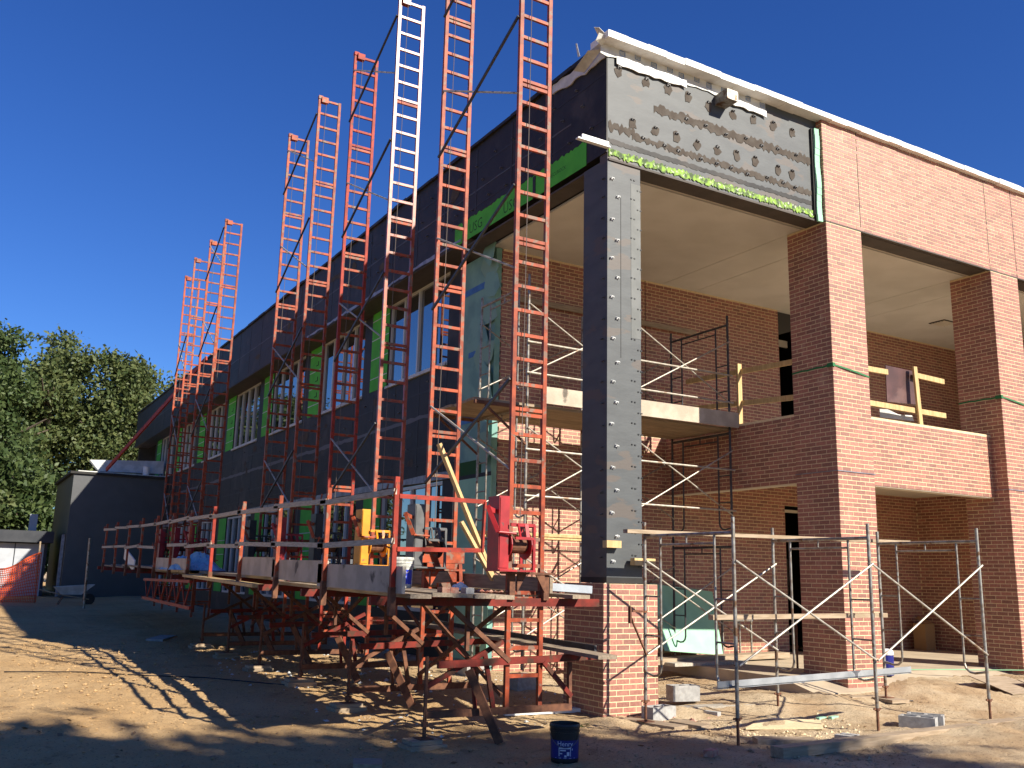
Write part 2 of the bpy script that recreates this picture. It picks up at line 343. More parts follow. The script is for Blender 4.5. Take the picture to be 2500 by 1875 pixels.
# --- ceiling, soffit
seams = [.52, S-.005, S+W+.005, S+PIT_X-.005, S+PIT_X+W+.005, S+2*PIT_X, XE]
for a, b in zip(seams[:-1], seams[1:]): MB().box(a+.007, b-.007, .52, D+.1, ZF+.012, ZF+.05).build('ceiling_panel', CEIL, BUILD)
MB().box(.5, XE, .5, D+.1, ZF+.06, ZF+.12).build('ceiling_backing', DARK, BUILD)
sf = MB().box(.13, XE, .10, .42, ZF, ZF+.03); sf.box(.13, .42, .42, 4.3, ZF+.001, ZF+.03); sf.build('soffit', SOF, BUILD)
MB().box(.42, XE, .44, .46, ZF+.005, ZF+.03).build('ceiling_trim', CREAM, BUILD)
v = MB().box(10.97,11.43,2.53,2.92,ZF-.004,ZF+.02).build('ceiling_vent', SOF, BUILD)
for i in range(5): MB().box(11.0,11.4,2.56+i*.07,2.6+i*.07,ZF-.02,ZF-.006).build('vent_louver', CREAM, v)
# --- back wall with openings
UO = (7.52, 8.35, 3.70, 7.38); LO = (7.52, 8.45, .0, 3.26)
bw = MB(); ya, yb = D+.003, D+.2
bw.box(.74, 7.52, ya, yb, -.3, 7.43); bw.box(8.35, XE, ya, yb, 3.70, 7.43); bw.box(8.45, XE, ya, yb, -.3, 3.70); bw.box(7.52, 8.45, ya, yb, 3.26, 3.70)
back = bw.build('back_wall', MO, BUILD)
brick_rows((.74, D), (1,0), FR, XE-.74, .0, 7.40, 0, holes=[(UO[0]-.74, UO[1]-.74, UO[2], UO[3]), (LO[0]-.74, LO[1]-.74, LO[2], LO[3])], ragged=True)
MB().box(.70, 4.38, D-.003, D+.01, 3.262, 3.276).build('control_joint', TARP, back)
MB().box(3.925, 3.937, D-.003, D+.01, 4.4, 7.4).build('control_joint', TARP, back)
rm = MB(); rm.box(7.3, 9.6, 7.2, 7.25, 0, 7.6); rm.box(7.25, 7.3, D+.2, 7.2, 0, 7.6); rm.box(9.6, 9.65, D+.2, 7.2, 0, 7.6); rm.box(7.3,9.6,D+.21,7.2,3.3,3.4); rm.box(7.3,9.6,D+.2,7.2,.28,.3); rm.build('dark_corridor', DARK, BUILD)  # near-black walls paint in the darkness of the unlit rooms
MB().box(7.53,8.3,5.2,5.24,7.02,7.42).build('green_board', GREEN, BUILD); MB().box(7.53,8.3,5.0,5.03,6.62,6.78).build('green_board', GREEN, BUILD)
MB().box(7.53,8.34,4.6,4.64,6.80,6.95).build('door_header', CREAM, BUILD)
MB().box(7.56,8.45,4.4,4.44,3.14,3.2).build('door_header', CREAM, BUILD); MB().box(7.9,8.44,4.9,4.95,1.4,2.2).build('door_panel', SOF, BUILD)
# --- lower side wall
MB().box(11.703, 11.95, .9, D, -.2, 3.66).build('side_wall', MO, BUILD); brick_rows((11.70,.9), (0,1), LF, D-.9, .0, 3.655, 1)
# --- balcony
X2 = S+PIT_X
bp = MB().box(S+W-.02, X2+.02, .263, .46, 3.25, 4.365).build('balcony_parapet', MO, BUILD); brick_rows((S+W,.26), (1,0), FR, X2-S-W, 3.249, 4.37, 1)
bp2 = MB().box(4.403, 4.60, W-.02, D+.02, 3.25, 4.365).build('balcony_parapet', MO, BUILD); brick_rows((4.40,W), (0,1), LF, D-W, 3.249, 4.37, 0)
MB().box(4.62, XE, .47, D, 3.66, 3.80).build('balcony_floor', CREAM, BUILD)
MB().box(4.415, 4.61, W+.0, D-.01, 3.238, 3.2495).build('parapet_soffit', CREAM, BUILD); MB().box(S+W+.002, X2-.002, .275, .47, 3.238, 3.2495).build('parapet_soffit', CREAM, BUILD)
X3 = S+2*PIT_X
MB().box(X2+W-.02, X3+.02, .263, .46, 3.25, 4.365).build('balcony_parapet', MO, BUILD); brick_rows((X2+W,.26), (1,0), FR, X3-X2-W, 3.249, 4.37, 1)
MB().box(X2+W+.002, X3-.002, .275, .47, 3.238, 3.2495).build('parapet_soffit', CREAM, BUILD)
MB().box(13.903, 14.15, W, D, -.2, 7.41).build('side_wall', MO, BUILD); brick_rows((13.90,W), (0,1), LF, D-W, .0, 7.39, 1)
brick_rows((11.70,.897), (1,0), FR, .25, .0, 3.655, 0)
# all remaining bricks in one mesh
A = np.array(STUFFB); ce = A[:,:3].copy(); uu = A[:,3:5]; nn = A[:,5:7]; hu = A[:,7]; hz = A[:,8]
jit = rng.uniform(-.0015,.0015,len(A)); ce[:,0] -= nn[:,0]*(BT+jit); ce[:,1] -= nn[:,1]*(BT+jit)
sg = np.array([(a,b,c) for c in (-1,1) for (a,b) in ((-1,-1),(1,-1),(1,1),(-1,1))], float)
V = np.zeros((len(A),8,3))
for i,(a,b,c) in enumerate(sg):
    V[:,i,0] = ce[:,0]+uu[:,0]*hu*a-nn[:,0]*BT*b; V[:,i,1] = ce[:,1]+uu[:,1]*hu*a-nn[:,1]*BT*b; V[:,i,2] = ce[:,2]+hz*c
fb = np.array([(0,3,2,1),(4,5,6,7),(0,1,5,4),(1,2,6,5),(2,3,7,6),(3,0,4,7)]); F = (fb[None]+8*np.arange(len(A))[:,None,None]).reshape(-1,4)
bo = bpy.data.objects.new('brickwork', tri_mesh('brickwork', V.reshape(-1,3), F, BR)); col.objects.link(bo); bo.parent = BUILD; bo['kind'] = 'stuff'
# --- black column
cx0, cx1 = .12, .69
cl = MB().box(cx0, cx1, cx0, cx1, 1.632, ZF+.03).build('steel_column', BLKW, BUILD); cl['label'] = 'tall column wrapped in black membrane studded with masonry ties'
MB().box(cx0-.006, cx1+.006, cx0-.006, cx1+.006, 1.628, 1.70).build('column_base_strip', BLK, cl)
am = MB(); am.box(-.024,.024,-.004,.0,-.02,.02); am.bar((-.02,-.003,.0),(-.02,-.03,.0),.008,.022); am.bar((.02,-.003,.0),(.02,-.03,.0),.008,.022); am.bar((-.02,-.03,.004),(.02,-.03,.004),.008,.01)
anc_lit = bpy.data.meshes.new('masonry_anchor'); anc_lit.from_pydata(am.v, [], am.f); anc_lit.materials.append(BSTEEL)  # pale ties: the column front's sunlit look is put in their colour
ancd = anc_lit.copy(); ancd.materials.clear(); ancd.materials.append(WGRY)  # darker copy of the same ties for the other faces
def anchor(p, parent, side, sc=1., m=None):
    r = Matrix.Rotation(-pi/2 if side == 'L' else 0, 4, 'Z') @ Matrix.Rotation(random.uniform(-.25,.25), 4, 'Y')
    child('masonry_anchor', m or anc_lit, parent, Matrix.Translation(p) @ r @ Matrix.Scale(sc,4))
for i in range(19):
    z = 7.15-i*.29
    anchor(Vector((cx0+.08+(.08 if i % 2 else 0)+random.uniform(-.015,.015), cx0-.001, z+random.uniform(-.03,.03))), cl, 'F', 1.05)
    anchor(Vector((cx0-.001, cx0+.10+random.uniform(-.02,.02), z+random.uniform(-.02,.02))), cl, 'L', .8, ancd)
for i in range(38):
    z = 7.2-i*.145; xx = cx0+.40+(.11 if i % 2 else 0)
    MB().box(xx, xx+.022, cx0-.010, cx0+.001, z, z+.016).build('screw_head', WBLK, cl); MB().box(xx+.05, xx+.075, cx0-.010, cx0+.001, z-.004, z+.012).build('screw_head', WBLK, cl)
MB().box(cx0+.405, cx1+.002, cx0-.003, cx0+.004, 4.9, 7.15).build('membrane_lap', mat('pale_grey_membrane', (.105,.110,.105), .6, (.08,.085,.08), 5, spec=.6), cl)
MB().box(cx0+.225, cx0+.231, cx0-.003, cx0+.004, 4.6, 6.9).build('lap_seam', TARP, cl)
# --- stripped fascia
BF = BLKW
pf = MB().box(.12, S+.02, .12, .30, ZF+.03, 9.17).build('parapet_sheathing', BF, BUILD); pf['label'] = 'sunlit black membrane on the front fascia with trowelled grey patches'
FAR = 39.2
pl = MB().box(.10, .28, .121, FAR, ZF+.12, 9.17).build('parapet_sheathing', BLK, BUILD)
MB().box(.13, XE, .31, FAR-.1, 8.6, 8.7).build('roof_deck', DARK, BUILD)  # unseen roof slab, put in to block the sun
MB().box(.29, XE, FAR-.2, FAR, 3, 9.15).build('end_wall', BLK, BUILD)
SMEAR = mat('trowelled_sealant', (.075,.062,.052), .9, (.095,.082,.07), 7, .003, 30, spec=.12)
def ragged_band(name, xa, xb, zlo, zhi, amp, m, parent, y=.118, slope=0, dens=26, side='F', prot=.004):
    n = int((xb-xa)*dens)+2; a = MB(); P = []
    for i in range(n+1):
        x = xa+(xb-xa)*i/n; P.append((x, zlo+amp*random.uniform(-1,1)+slope*(x-xa), zhi+amp*random.uniform(-1,1)+slope*(x-xa)))
    vs = []; fs = []
    for (x, l, h) in P:
        for q in ((l,0),(h,0),(l,1),(h,1)):
            d = -prot if q[1] else 0
            vs.append((x, y+d, q[0]) if side == 'F' else (y+d, x, q[0]))
    for i in range(n):
        b = 4*i
        f4 = [(b+2,b+6,b+7,b+3),(b+3,b+7,b+5,b+1),(b,b+4,b+6,b+2)]
        if side == 'L': f4 = [f[::-1] for f in f4]
        fs += f4
    a.add(vs, fs); return a.build(name, m, parent)
ragged_band('sealant_band', .95, 4.33, 8.36, 8.49, .035, SMEAR, pf)
ragged_band('sealant_band', .55, 4.33, 7.83, 7.92, .03, SMEAR, pf)
ragged_band('sealant_band', .13, .6, 7.86, 8.0, .05, SMEAR, pf, prot=.0035)
ragged_band('sealant_band', .13, 4.33, 7.66, 7.73, .012, BLK, pf, prot=.003)
ragged_band('peeled_coating', .13, 4.34, 7.47, 7.575, .026, LGREEN, pf, dens=40, prot=.012)
for row, (z, n, x00) in enumerate([(8.86, 9, .35), (8.42, 7, 1.6), (8.15, 9, .6), (7.87, 10, .75)]):
    for i in range(n):
        x = x00+i*(4.2-x00)/n+random.uniform(-.05,.05); zz = z+random.uniform(-.03,.03)
        anchor(Vector((x, .117, zz)), pf, 'F', 1.1, ancd)
        if row in (0, 2):
            k = 11; pts = [(x+random.uniform(.6,1.1)*.085*cos(2*pi*j/k), .116-.0005*row-.0002*i, zz-.06+random.uniform(.6,1.35)*.085*sin(2*pi*j/k)) for j in range(k)]
            MB().slab(pts, .002).build('sealant_patch', SMEAR, pf)
for i in range(44):
    y = .45+i*.205+random.uniform(-.05,.05); anchor(Vector((.098, y, (8.05,8.45,8.8)[i % 3]+random.uniform(-.06,.06))), pl, 'L', .95, ancd)
# green board on the left fascia
gbd = ragged_band('green_board', .60, 4.75, ZF+.10, 7.90, .0, GREEN, pl, y=.099, dens=5, side='L', prot=.004)
ragged_band('membrane_edge', .60, 4.9, 7.885, 7.96, .026, BLK, pl, y=.099, dens=22, side='L', prot=.008)
MB().box(.088, .1, 1.98, 2.06, ZF+.1, 7.86).build('membrane_edge', BLK, pl)
GT = text_mesh('USG', .26); GT.materials.append(GRNTX); GT2 = text_mesh('SECUROCK', .085); GT2.materials.append(GRNTX)
def wall_text(me, y, z, rot, parent, x=.0945):
    m4 = Matrix.Translation((x, y, z)) @ Matrix(((0,0,-1,0),(-1,0,0,0),(0,1,0,0),(0,0,0,1))) @ Matrix.Rotation(rot,4,'Z'); child('printed_text', me, parent, m4)
wall_text(GT, 3.95, 7.66, 0, pl); wall_text(GT, 2.75, 7.63, 0, pl); wall_text(GT2, 1.35, 7.68, 0, pl)
# metal angle sticking out at corner
wa = MB().box(-.33, .12, .085, .118, 7.58, 7.66); wa.box(-.42, .12, .05, .118, 7.56, 7.58); wa.build('metal_angle', WHITE, BUILD)
# coping
cp = MB(); xs = list(np.arange(-.02, XE, .35))
for a, b in zip(xs[:-1], xs[1:]): cp.box(a, b+.002, -.085-random.uniform(0,.018), .35, 9.175-random.uniform(0,.02), 9.255+random.uniform(0,.01))
cp.build('roof_coping', WHITE, BUILD)
cl2 = MB()
for i, a in enumerate(np.arange(.35, FAR, .6)): cl2.box(.06-random.uniform(0,.02), .3, a, a+.602, 9.17, 9.22+random.uniform(0,.02))
cl2.build('roof_coping', BLK, BUILD)
ragged_band('house_wrap', -.02, 3.2, 8.99, 9.165, .02, WRAP, BUILD, y=.112, dens=8, prot=.01)
ragged_band('house_wrap', .25, 1.55, 8.90, 9.03, .02, WHITE, BUILD, y=.098, dens=9, slope=.01, prot=.02)
ragged_band('house_wrap', 2.35, 3.2, 8.92, 9.02, .02, WHITE, BUILD, y=.098, dens=9, prot=.02)
ragged_band('house_wrap', .12, 1.5, 8.98, 9.17, .05, WRAP, BUILD, y=.09, dens=7, side='L', prot=.02)
fl = MB()
for (p, q, r_, s_) in [((-.12,.0,9.30),(.02,.0,9.22),(.02,.14,9.20),(-.14,.1,9.35)), ((-.12,.0,9.22),(.02,-.02,9.2),(.0,.1,9.1),(-.14,.05,9.12)), ((-.1,.3,9.1),(.05,.15,9.1),(.05,.6,8.95),(-.08,.7,8.98))]: fl.slab([p,q,r_,s_], .006)
fl.slab([(-.02,.62,9.2),(-.03,.66,9.2),(-.06,.68,9.42),(-.05,.66,9.42)], .004); fl.build('torn_wrap_flap', WRAP, BUILD)
for i in range(11):       # blue print blocks on the wrap
    x = .35+i*.27+random.uniform(-.04,.04); z = 9.06+.03*(i % 2); a = MB()
    a.box(x, x+.10, .0985, .1005, z, z+.008); a.box(x, x+.10, .0985, .1005, z+.075, z+.083); a.box(x, x+.008, .0985, .1005, z, z+.083); a.box(x+.092, x+.1, .0985, .1005, z, z+.083)
    for j in range(4): a.bar((x+.02+j*.02, .0995, z+.018), (x+.028+j*.02, .0995, z+.066), .002, .007)
    a.build('printed_mark', BLUE, BUILD)
sc_ = MB().box(2.14, 2.36, -.16, .118, 8.82, 8.98).build('scupper', GALV, BUILD)
ft = MB()
for i in range(14):
    z = 9.0-i*.115; o = .03*sin(i*.9)+.02; ft.bar((S-.075+.25*o, .06, z), (S-.075+.25*(.03*sin((i+1)*.9)+.02), .06, z-.117), .11, .030+.012*sin(i))
ft.build('foam_strip', FOAM, BUILD)
MB().box(S-.16, S-.1, .08, .121, ZF+.1, 9.0).build('joint_gap', TARP, BUILD)
# --- left facade
XW = .62
cornerY = 5.32
win = [(5.95+4.35*k, 8.85+4.35*k) for k in range(8)]
wl = MB(); wl.box(XW, XW+.2, cornerY, FAR, -.3, 1.0); wl.box(XW, XW+.2, cornerY, FAR, 3.44, 5.66); wl.box(XW, XW+.2, cornerY, FAR, 7.555, 7.9)
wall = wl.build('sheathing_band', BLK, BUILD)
MB().box(.11, XW+.1, 4.2, FAR, 7.505, 7.55).build('soffit', SOF, BUILD)
edges = [cornerY]+[e for w_ in win for e in w_]+[FAR]
for a, b in zip(edges[0::2], edges[1::2]):
    if a > FAR: break
    b = min(b, FAR)
    for (z0, z1) in ((1.0, 3.44), (5.66, 7.555)): MB().box(XW+.002, XW+.2, a, b, z0, z1).build('sheathing_pier', BLK, BUILD)
for i in range(60):
    y = 5.5+i*.42+random.uniform(-.1,.1); anchor(Vector((XW-.002, y, (3.75,4.2,5.0,5.4)[i % 4]+random.uniform(-.05,.05))), wall, 'L', .9, ancd)
def fbar(n, x0,x1,y0,y1,z0,z1,par): return MB().box(x0,x1,y0,y1,z0,z1).build(n, FRAME, par)
for wi, (a, b) in enumerate(win):
    if b > FAR: break
    for (z0, z1) in ((1.0, 3.40), (5.66, 7.53)):
        wf = MB(); wf.box(XW+.03, XW+.11, a, b, z0, z0+.06); wf.box(XW+.03, XW+.11, a, b, z1-.06, z1); wf.box(XW+.03, XW+.11, a, a+.05, z0+.06, z1-.06); wf.box(XW+.03, XW+.11, b-.05, b, z0+.06, z1-.06)
        for j in (1,2,3): y = a+(b-a)*j/4; wf.box(XW+.025, XW+.10, y-.028, y+.028, z0+.06, z1-.06)
        w_ = wf.build('window', FRAME, BUILD)
        for j in range(4):
            ya_, yb_ = a+(b-a)*j/4+.03, a+(b-a)*(j+1)/4-.03; t = random.uniform(-.002,.002)
            MB().add([(XW+.075+t,ya_,z0+.05),(XW+.075-t,yb_,z0+.05),(XW+.075-t,yb_,z1-.05),(XW+.075+t,ya_,z1-.05),(XW+.085,ya_,z0+.05),(XW+.085,yb_,z0+.05),(XW+.085,yb_,z1-.05),(XW+.085,ya_,z1-.05)],
                     [(0,3,2,1)[::-1],(4,5,6,7)[::-1],(0,1,5,4),(1,2,6,5),(2,3,7,6),(3,0,4,7)]).build('pane', GL, w_)
        if z0 > 3: MB().box(XW-.05, XW+.05, a-.02, b+.02, z0-.05, z0).build('window_sill', BSTEEL, w_)
        g = MB().box(XW-.006, XW+.001, b+.02, b+.98, z0+.02, z1-.02).build('green_board', GREEN, BUILD)
        for j in range(4): MB().box(XW-.009, XW-.0055, b+.02, b+.98, z0+.3+j*.45, z0+.32+j*.45).build('board_seam', BSTEEL, g)
        if wi < 5 and z0 > 3:
            for j in range(3): MB().box(XW-.0085, XW-.0055, b+.3, b+.36, z0+.5+j*.42, z0+.62+j*.42).build('printed_mark', GRNTX, g); MB().box(XW-.0085, XW-.0055, b+.3, b+.5, z0+.5+j*.42, z0+.53+j*.42).build('printed_mark', GRNTX, g)
ragged_band('flashing', cornerY, 38, 3.43, 3.56, .012, FLASH, BUILD, y=XW-.012, dens=3, side='L', prot=.014)
ragged_band('flashing', 4.5, 13, 7.545, 7.60, .02, FLASH, BUILD, y=.099, dens=6, side='L', prot=.012)
ragged_band('lap_band', cornerY, 38, 4.70, 4.78, .02, mat('grey_lap', (.10,.10,.11), .6), BUILD, y=XW-.001, dens=5, side='L', prot=.004)
ragged_band('lap_band', 1., 38, 8.30, 8.33, .01, BLKW, BUILD, y=.099, dens=4, side='L', prot=.004)
DLAP = mat('dark_lap', (.026,.026,.028), .6, (.018,.018,.019), 4, spec=.4)
for (z_, th_, am_) in [(5.22,.03,.008),(4.12,.035,.01),(3.82,.02,.006)]: ragged_band('lap_band', cornerY, 38, z_, z_+th_, am_, DLAP, BUILD, y=XW-.001, dens=4, side='L', prot=.0035)
for (z_, th_, am_) in [(8.02,.02,.006),(8.72,.03,.008)]: ragged_band('lap_band', .15, 38, z_, z_+th_, am_, DLAP, BUILD, y=.099, dens=4, side='L', prot=.003)
for i in range(34):
    lf_ = i % 2; yc, zc = random.uniform(5.5,26), random.uniform(3.7,5.5) if lf_ else random.uniform(7.9,9.0); yc = yc if lf_ else random.uniform(.5,20)
    k = 10; r1, r2 = random.uniform(.08,.3), random.uniform(.05,.16); xx_ = (XW-.0045 if lf_ else .0955)-.0001*i
    pts = [(xx_, yc+r1*random.uniform(.6,1.2)*cos(2*pi*j/k), zc+r2*random.uniform(.6,1.2)*sin(2*pi*j/k)) for j in range(k)]
    MB().slab(pts[::-1], .001).build('sealant_patch', SMEAR if i % 3 else DLAP, wall if lf_ else pl)
for i in range(26):
    y_ = cornerY+.6+i*1.22; MB().box(XW-.0042, XW+.001, y_, y_+.05, 3.58, 5.6).build('lap_seam', DLAP, wall)
    MB().box(.0948, .1005, y_-4.4, y_-4.35, 7.95 if y_-4.4 < 5 else 7.62, 9.1).build('lap_seam', DLAP, pl)
# --- insulated corner
ins = MB().box(XW-.03, .70, 4.06, cornerY, -.2, 7.40).build('foam_corner', FOAMT, BUILD)
for (y0, y1, z0, z1, m_) in [(4.3,5.3,6.75,6.87,TAPE),(4.1,5.0,5.55,5.65,TAPE),(4.05,5.3,3.35,3.42,BLK),(4.4,5.3,3.42,3.66,GRNTX),(4.1,5.25,4.35,4.47,TAPE)]: MB().box(XW-.036, XW-.031, y0, y1, z0, z1).build('tape', m_, ins)
MB().box(XW-.04, XW-.029, 4.03, cornerY+.1, .3, 3.35).build('foam_board', FOAM, ins)
for i, (yc, zc, r_) in enumerate([(4.25,7.15,.4),(4.12,6.75,.35),(4.2,6.2,.3),(4.45,5.85,.38),(4.3,5.5,.42),(4.35,5.05,.4),(4.2,4.75,.32),(4.28,4.1,.4),(4.15,3.85,.36),(4.1,7.3,.3)]):
    k = 7; off = .05+.012*i; t = random.uniform(-.25,.25)
    pts = [(XW-off+t*.1*cos(2*pi*j/k), yc+r_*random.uniform(.55,1.05)*cos(2*pi*j/k), zc+r_*random.uniform(.55,1.1)*sin(2*pi*j/k)) for j in range(k)]
    MB().slab(pts[::-1], .006).build('peeled_flap', FOAMT if i % 2 else mat('sage_flap%d' % i, (.20,.34,.27), .7), ins)
# --- concrete floor
fl_ = MB(); fl_.add([(3.55,-.15,.17),(XE,-.15,.20),(XE,.55,.34),(3.55,.55,.34),(3.55,D,.345),(XE,D,.345),(3.55,-.15,-.3),(XE,-.15,-.3),(3.55,D,-.3)], [(0,1,2,3),(3,2,5,4),(6,7,1,0),(6,0,3,4,8)])
f_o = fl_.build('porch_floor', SLABM); f_o['kind'] = 'structure'

# ================================================================ LADDER MASTS
PL, PR_ = -1.57, -1.135                       # x of the two posts
def deckz(y): return 1.475+.0135*y
MAST = [('A',-.30,11.9,'sunlit orange ladder mast nearest the black column, running out above the fascia corner'),
        ('B',1.95,11.9,'orange ladder mast second from the black column, with a grey winch at its foot'),
        ('C',3.85,11.42,'orange ladder mast third from the black column, with an amber winch at its foot'),
        ('D',5.95,11.42,'fresher red ladder mast fourth from the black column, braced to the amber winch mast'),
        ('E',8.00,11.45,'orange ladder mast fifth from the black column, with a bright red winch at its foot'),
        ('F',10.05,11.45,'orange ladder mast sixth from the black column, last before the wide gap in the row'),
        ('G',15.80,11.28,'orange ladder mast just beyond the wide gap in the row, tallest of the far four'),
        ('H',17.60,11.22,'orange ladder mast second beyond the wide gap, cross braced to the one before it'),
        ('I',19.70,11.28,'orange ladder mast third beyond the wide gap in the row'),
        ('J',20.95,11.02,'orange ladder mast at the far end of the row beside the black annex')]
rungm = MB().bar((0,0,0),(PR_-PL-.05,0,0),.036,.042); rme = {}
for nm, mt in (('o',ORG),('r',RED2),('c',ORGC)):
    rme[nm] = bpy.data.meshes.new('rung'); rme[nm].from_pydata(rungm.v, [], rungm.f); rme[nm].materials.append(mt)
def gusset(a, x, y, z, s): a.slab([(x, y-.01, z), (x+s*.12, y-.01, z), (x, y-.01, z-.2)], .02)
for (k, y, zt, lab) in MAST:
    gnd = G(-1.35, y); zb = gnd+.2 if k != 'A' else .22
    far = y > 12; mt = {'D':RED2,'C':ORGC}.get(k, ORG)
    t = thing('ladder_mast', lab, 'mast', (-1.35, y, gnd), 'ladder masts of the crank-up scaffold')
    for x in (PL, PR_):
        a = MB().bar((x, y, zb), (x, y, zt), .052, .052, (0,1,0)); a.build('post', mt, t)
    n = int((zt-zb)/.305)
    for i in range(n):
        z = zt-.03-i*.305
        if z < zb+.1: break
        child('rung', rme['r' if k == 'D' and z > 9 else ('c' if k == 'C' else 'o')], t, Matrix.Translation((PL+.025, y, z)))
        if i % 7 == 6: child('rung', rme['o'], t, Matrix.Translation((PL+.025, y, z-.065)))
    # pulley head and cable
    ph = MB().box(PL+.03, PL+.17, y-.07, y+.03, zt-.10, zt+.02); ph.box(PL-.03, PL+.06, y-.04, y+.04, zt-.02, zt+.05); ph.build('pulley_head', mt, t)
    MB().tube([(PL+.13, y-.05, zt-.1), (PL+.10, y-.06, deckz(y)+.7)], .005, 5).build('hoist_cable', CABLE, t)
    # carriage round the mast at deck level
    dz = deckz(y)
    ar = MB(); ar.bar((-3.28, y-.06, dz-.075), (-.36, y-.06, dz-.075), .06, .09); ar.build('outrigger_arm', RED_SHADE, t)
    tb = MB(); tb.box(PL-.14, PR_+.10, y-.16, y-.03, dz+.235, dz+.26)
    for x in (PL-.02, PR_+.0): tb.bar((x, y-.09, dz-.05), (x, y-.09, dz+.24), .07, .07, (0,1,0))
    gusset(tb, PL+.04, y-.12, dz+.235, 1); gusset(tb, PR_-.04, y-.12, dz+.235, -1); tb.build('winch_table', RUST if k == 'A' else ORG, t)
    if not far:
        MB().bar((-2.45, y-.04, dz-.74), (-.36, y-.04, dz-.69), .05, .075).build('lower_arm', RED_SHADE, t)
        MB().bar((-2.34, y-.05, dz-.12), (PL, y-.05, dz-.72), .05, .05).build('knee_brace', RUST, t)
        MB().bar((PR_+.02, y-.05, dz-.74), (-.73, y-.05, gnd+.42), .045, .05).build('knee_brace', RED_SHADE, t)
        bs = MB(); bs.bar((-2.56, y, zb), (-.70, y, zb), .06, .075); bs.bar((-.72, y, zb), (-.72, y, zb+.5), .04, .05, (0,1,0)); bs.build('base_beam', RUST, t)
        st = MB(); st.bar((-2.56, y+.01, zb+.28), (-1.62, y+.01, zb+.74), .04, .05); st.bar((-2.0, y+.01, zb+.5), (-1.95, y+.01, zb), .035, .04); st.bar((-1.85, y+.01, zb+.62), (-1.72, y+.01, zb), .035, .05); st.build('base_strut', RED_SHADE if k in 'ACE' else RUST, t)
        MB().bar((-2.06,y-.02,zb+.45),(-1.78,y-.25,gnd-.0),.05,.09).build('ground_skid', RUST, t)
        gj = G(-2.56, y)
        jk = MB().tube([(-2.56, y, gj+.09), (-2.56, y, zb+.6)], .022, 8); jk.lathe((-2.56,y,zb-.12), [(.04,0),(.04,.05)], 8); jk.box(-2.64,-2.48,y-.08,y+.08,gj+.085,gj+.097); jk.build('screw_jack', RUST, t)
        bl = MB().box(-2.78,-2.36,y-.16,y+.18,gj-.03,gj+.045); bl.box(-2.75,-2.40,y-.12,y+.14,gj+.046,gj+.088); tag(bl.build('timber_block', WOODX), 'stacked timber block under the screw jack of the %s mast' % {'A':'nearest','B':'second','C':'third','D':'fourth','E':'fifth','F':'sixth'}[k], 'block', 'blocks under the mast jacks')
        # bracing below deck between neighbours
        if k in 'BCDEF':
            nb = {'B':-.3,'C':1.95,'D':3.85,'E':5.95,'F':8.0}[k]; xx = -1.6 if k in 'BDF' else -1.1
            q = thing('cross_brace', 'rusty brace under the deck between the %s and next mast from the column' % {'B':'first','C':'second','D':'third','E':'fourth','F':'fifth'}[k], 'brace', (xx, (y+nb)/2, .3), 'rusty braces under the deck')
            MB().bar((xx, nb, dz-.15), (xx, y, zb+.15), .03, .045).build('rod', RUST, q); MB().bar((xx-.03, nb, zb+.15), (xx-.03, y, dz-.15), .03, .045).build('rod', RUST, q)
        xo = -2.1
        MB().bar((xo, y-.03, dz-.12), (xo, y-.03, dz-.60), .04, .05, (0,1,0)).build('hanger', RUST, t)
MY = {k: y for k, y, *_ in MAST}
ORD = {10.55:'top', 8.25:'second from top', 5.92:'third from top', 3.45:'lowest'}
for a, b, nm in (('A','B','first and second'),('C','D','third and fourth'),('E','F','fifth and sixth'),('G','H','first two masts beyond the gap,'),('I','J','last two masts beyond the gap,')):
    for zc, od in ORD.items():
        if zc > 10 and a == 'I': continue
        ya, yb = MY[a], MY[b]; x = PL-.045
        q = thing('mast_brace', 'thin grey X brace, %s between the %s masts' % (od, nm.replace(' masts beyond the gap,', ' far')), 'brace', (x, (ya+yb)/2, zc-.55), 'grey X braces between the ladder masts')
        MB().bar((x, ya, zc+.54), (x, yb, zc-.54), .03, .032).build('rod', DGREY, q); MB().tube([(x+.03, yb, zc+.54), (x+.03, ya, zc-.54)], .015, 6).build('rod', GALVW, q)
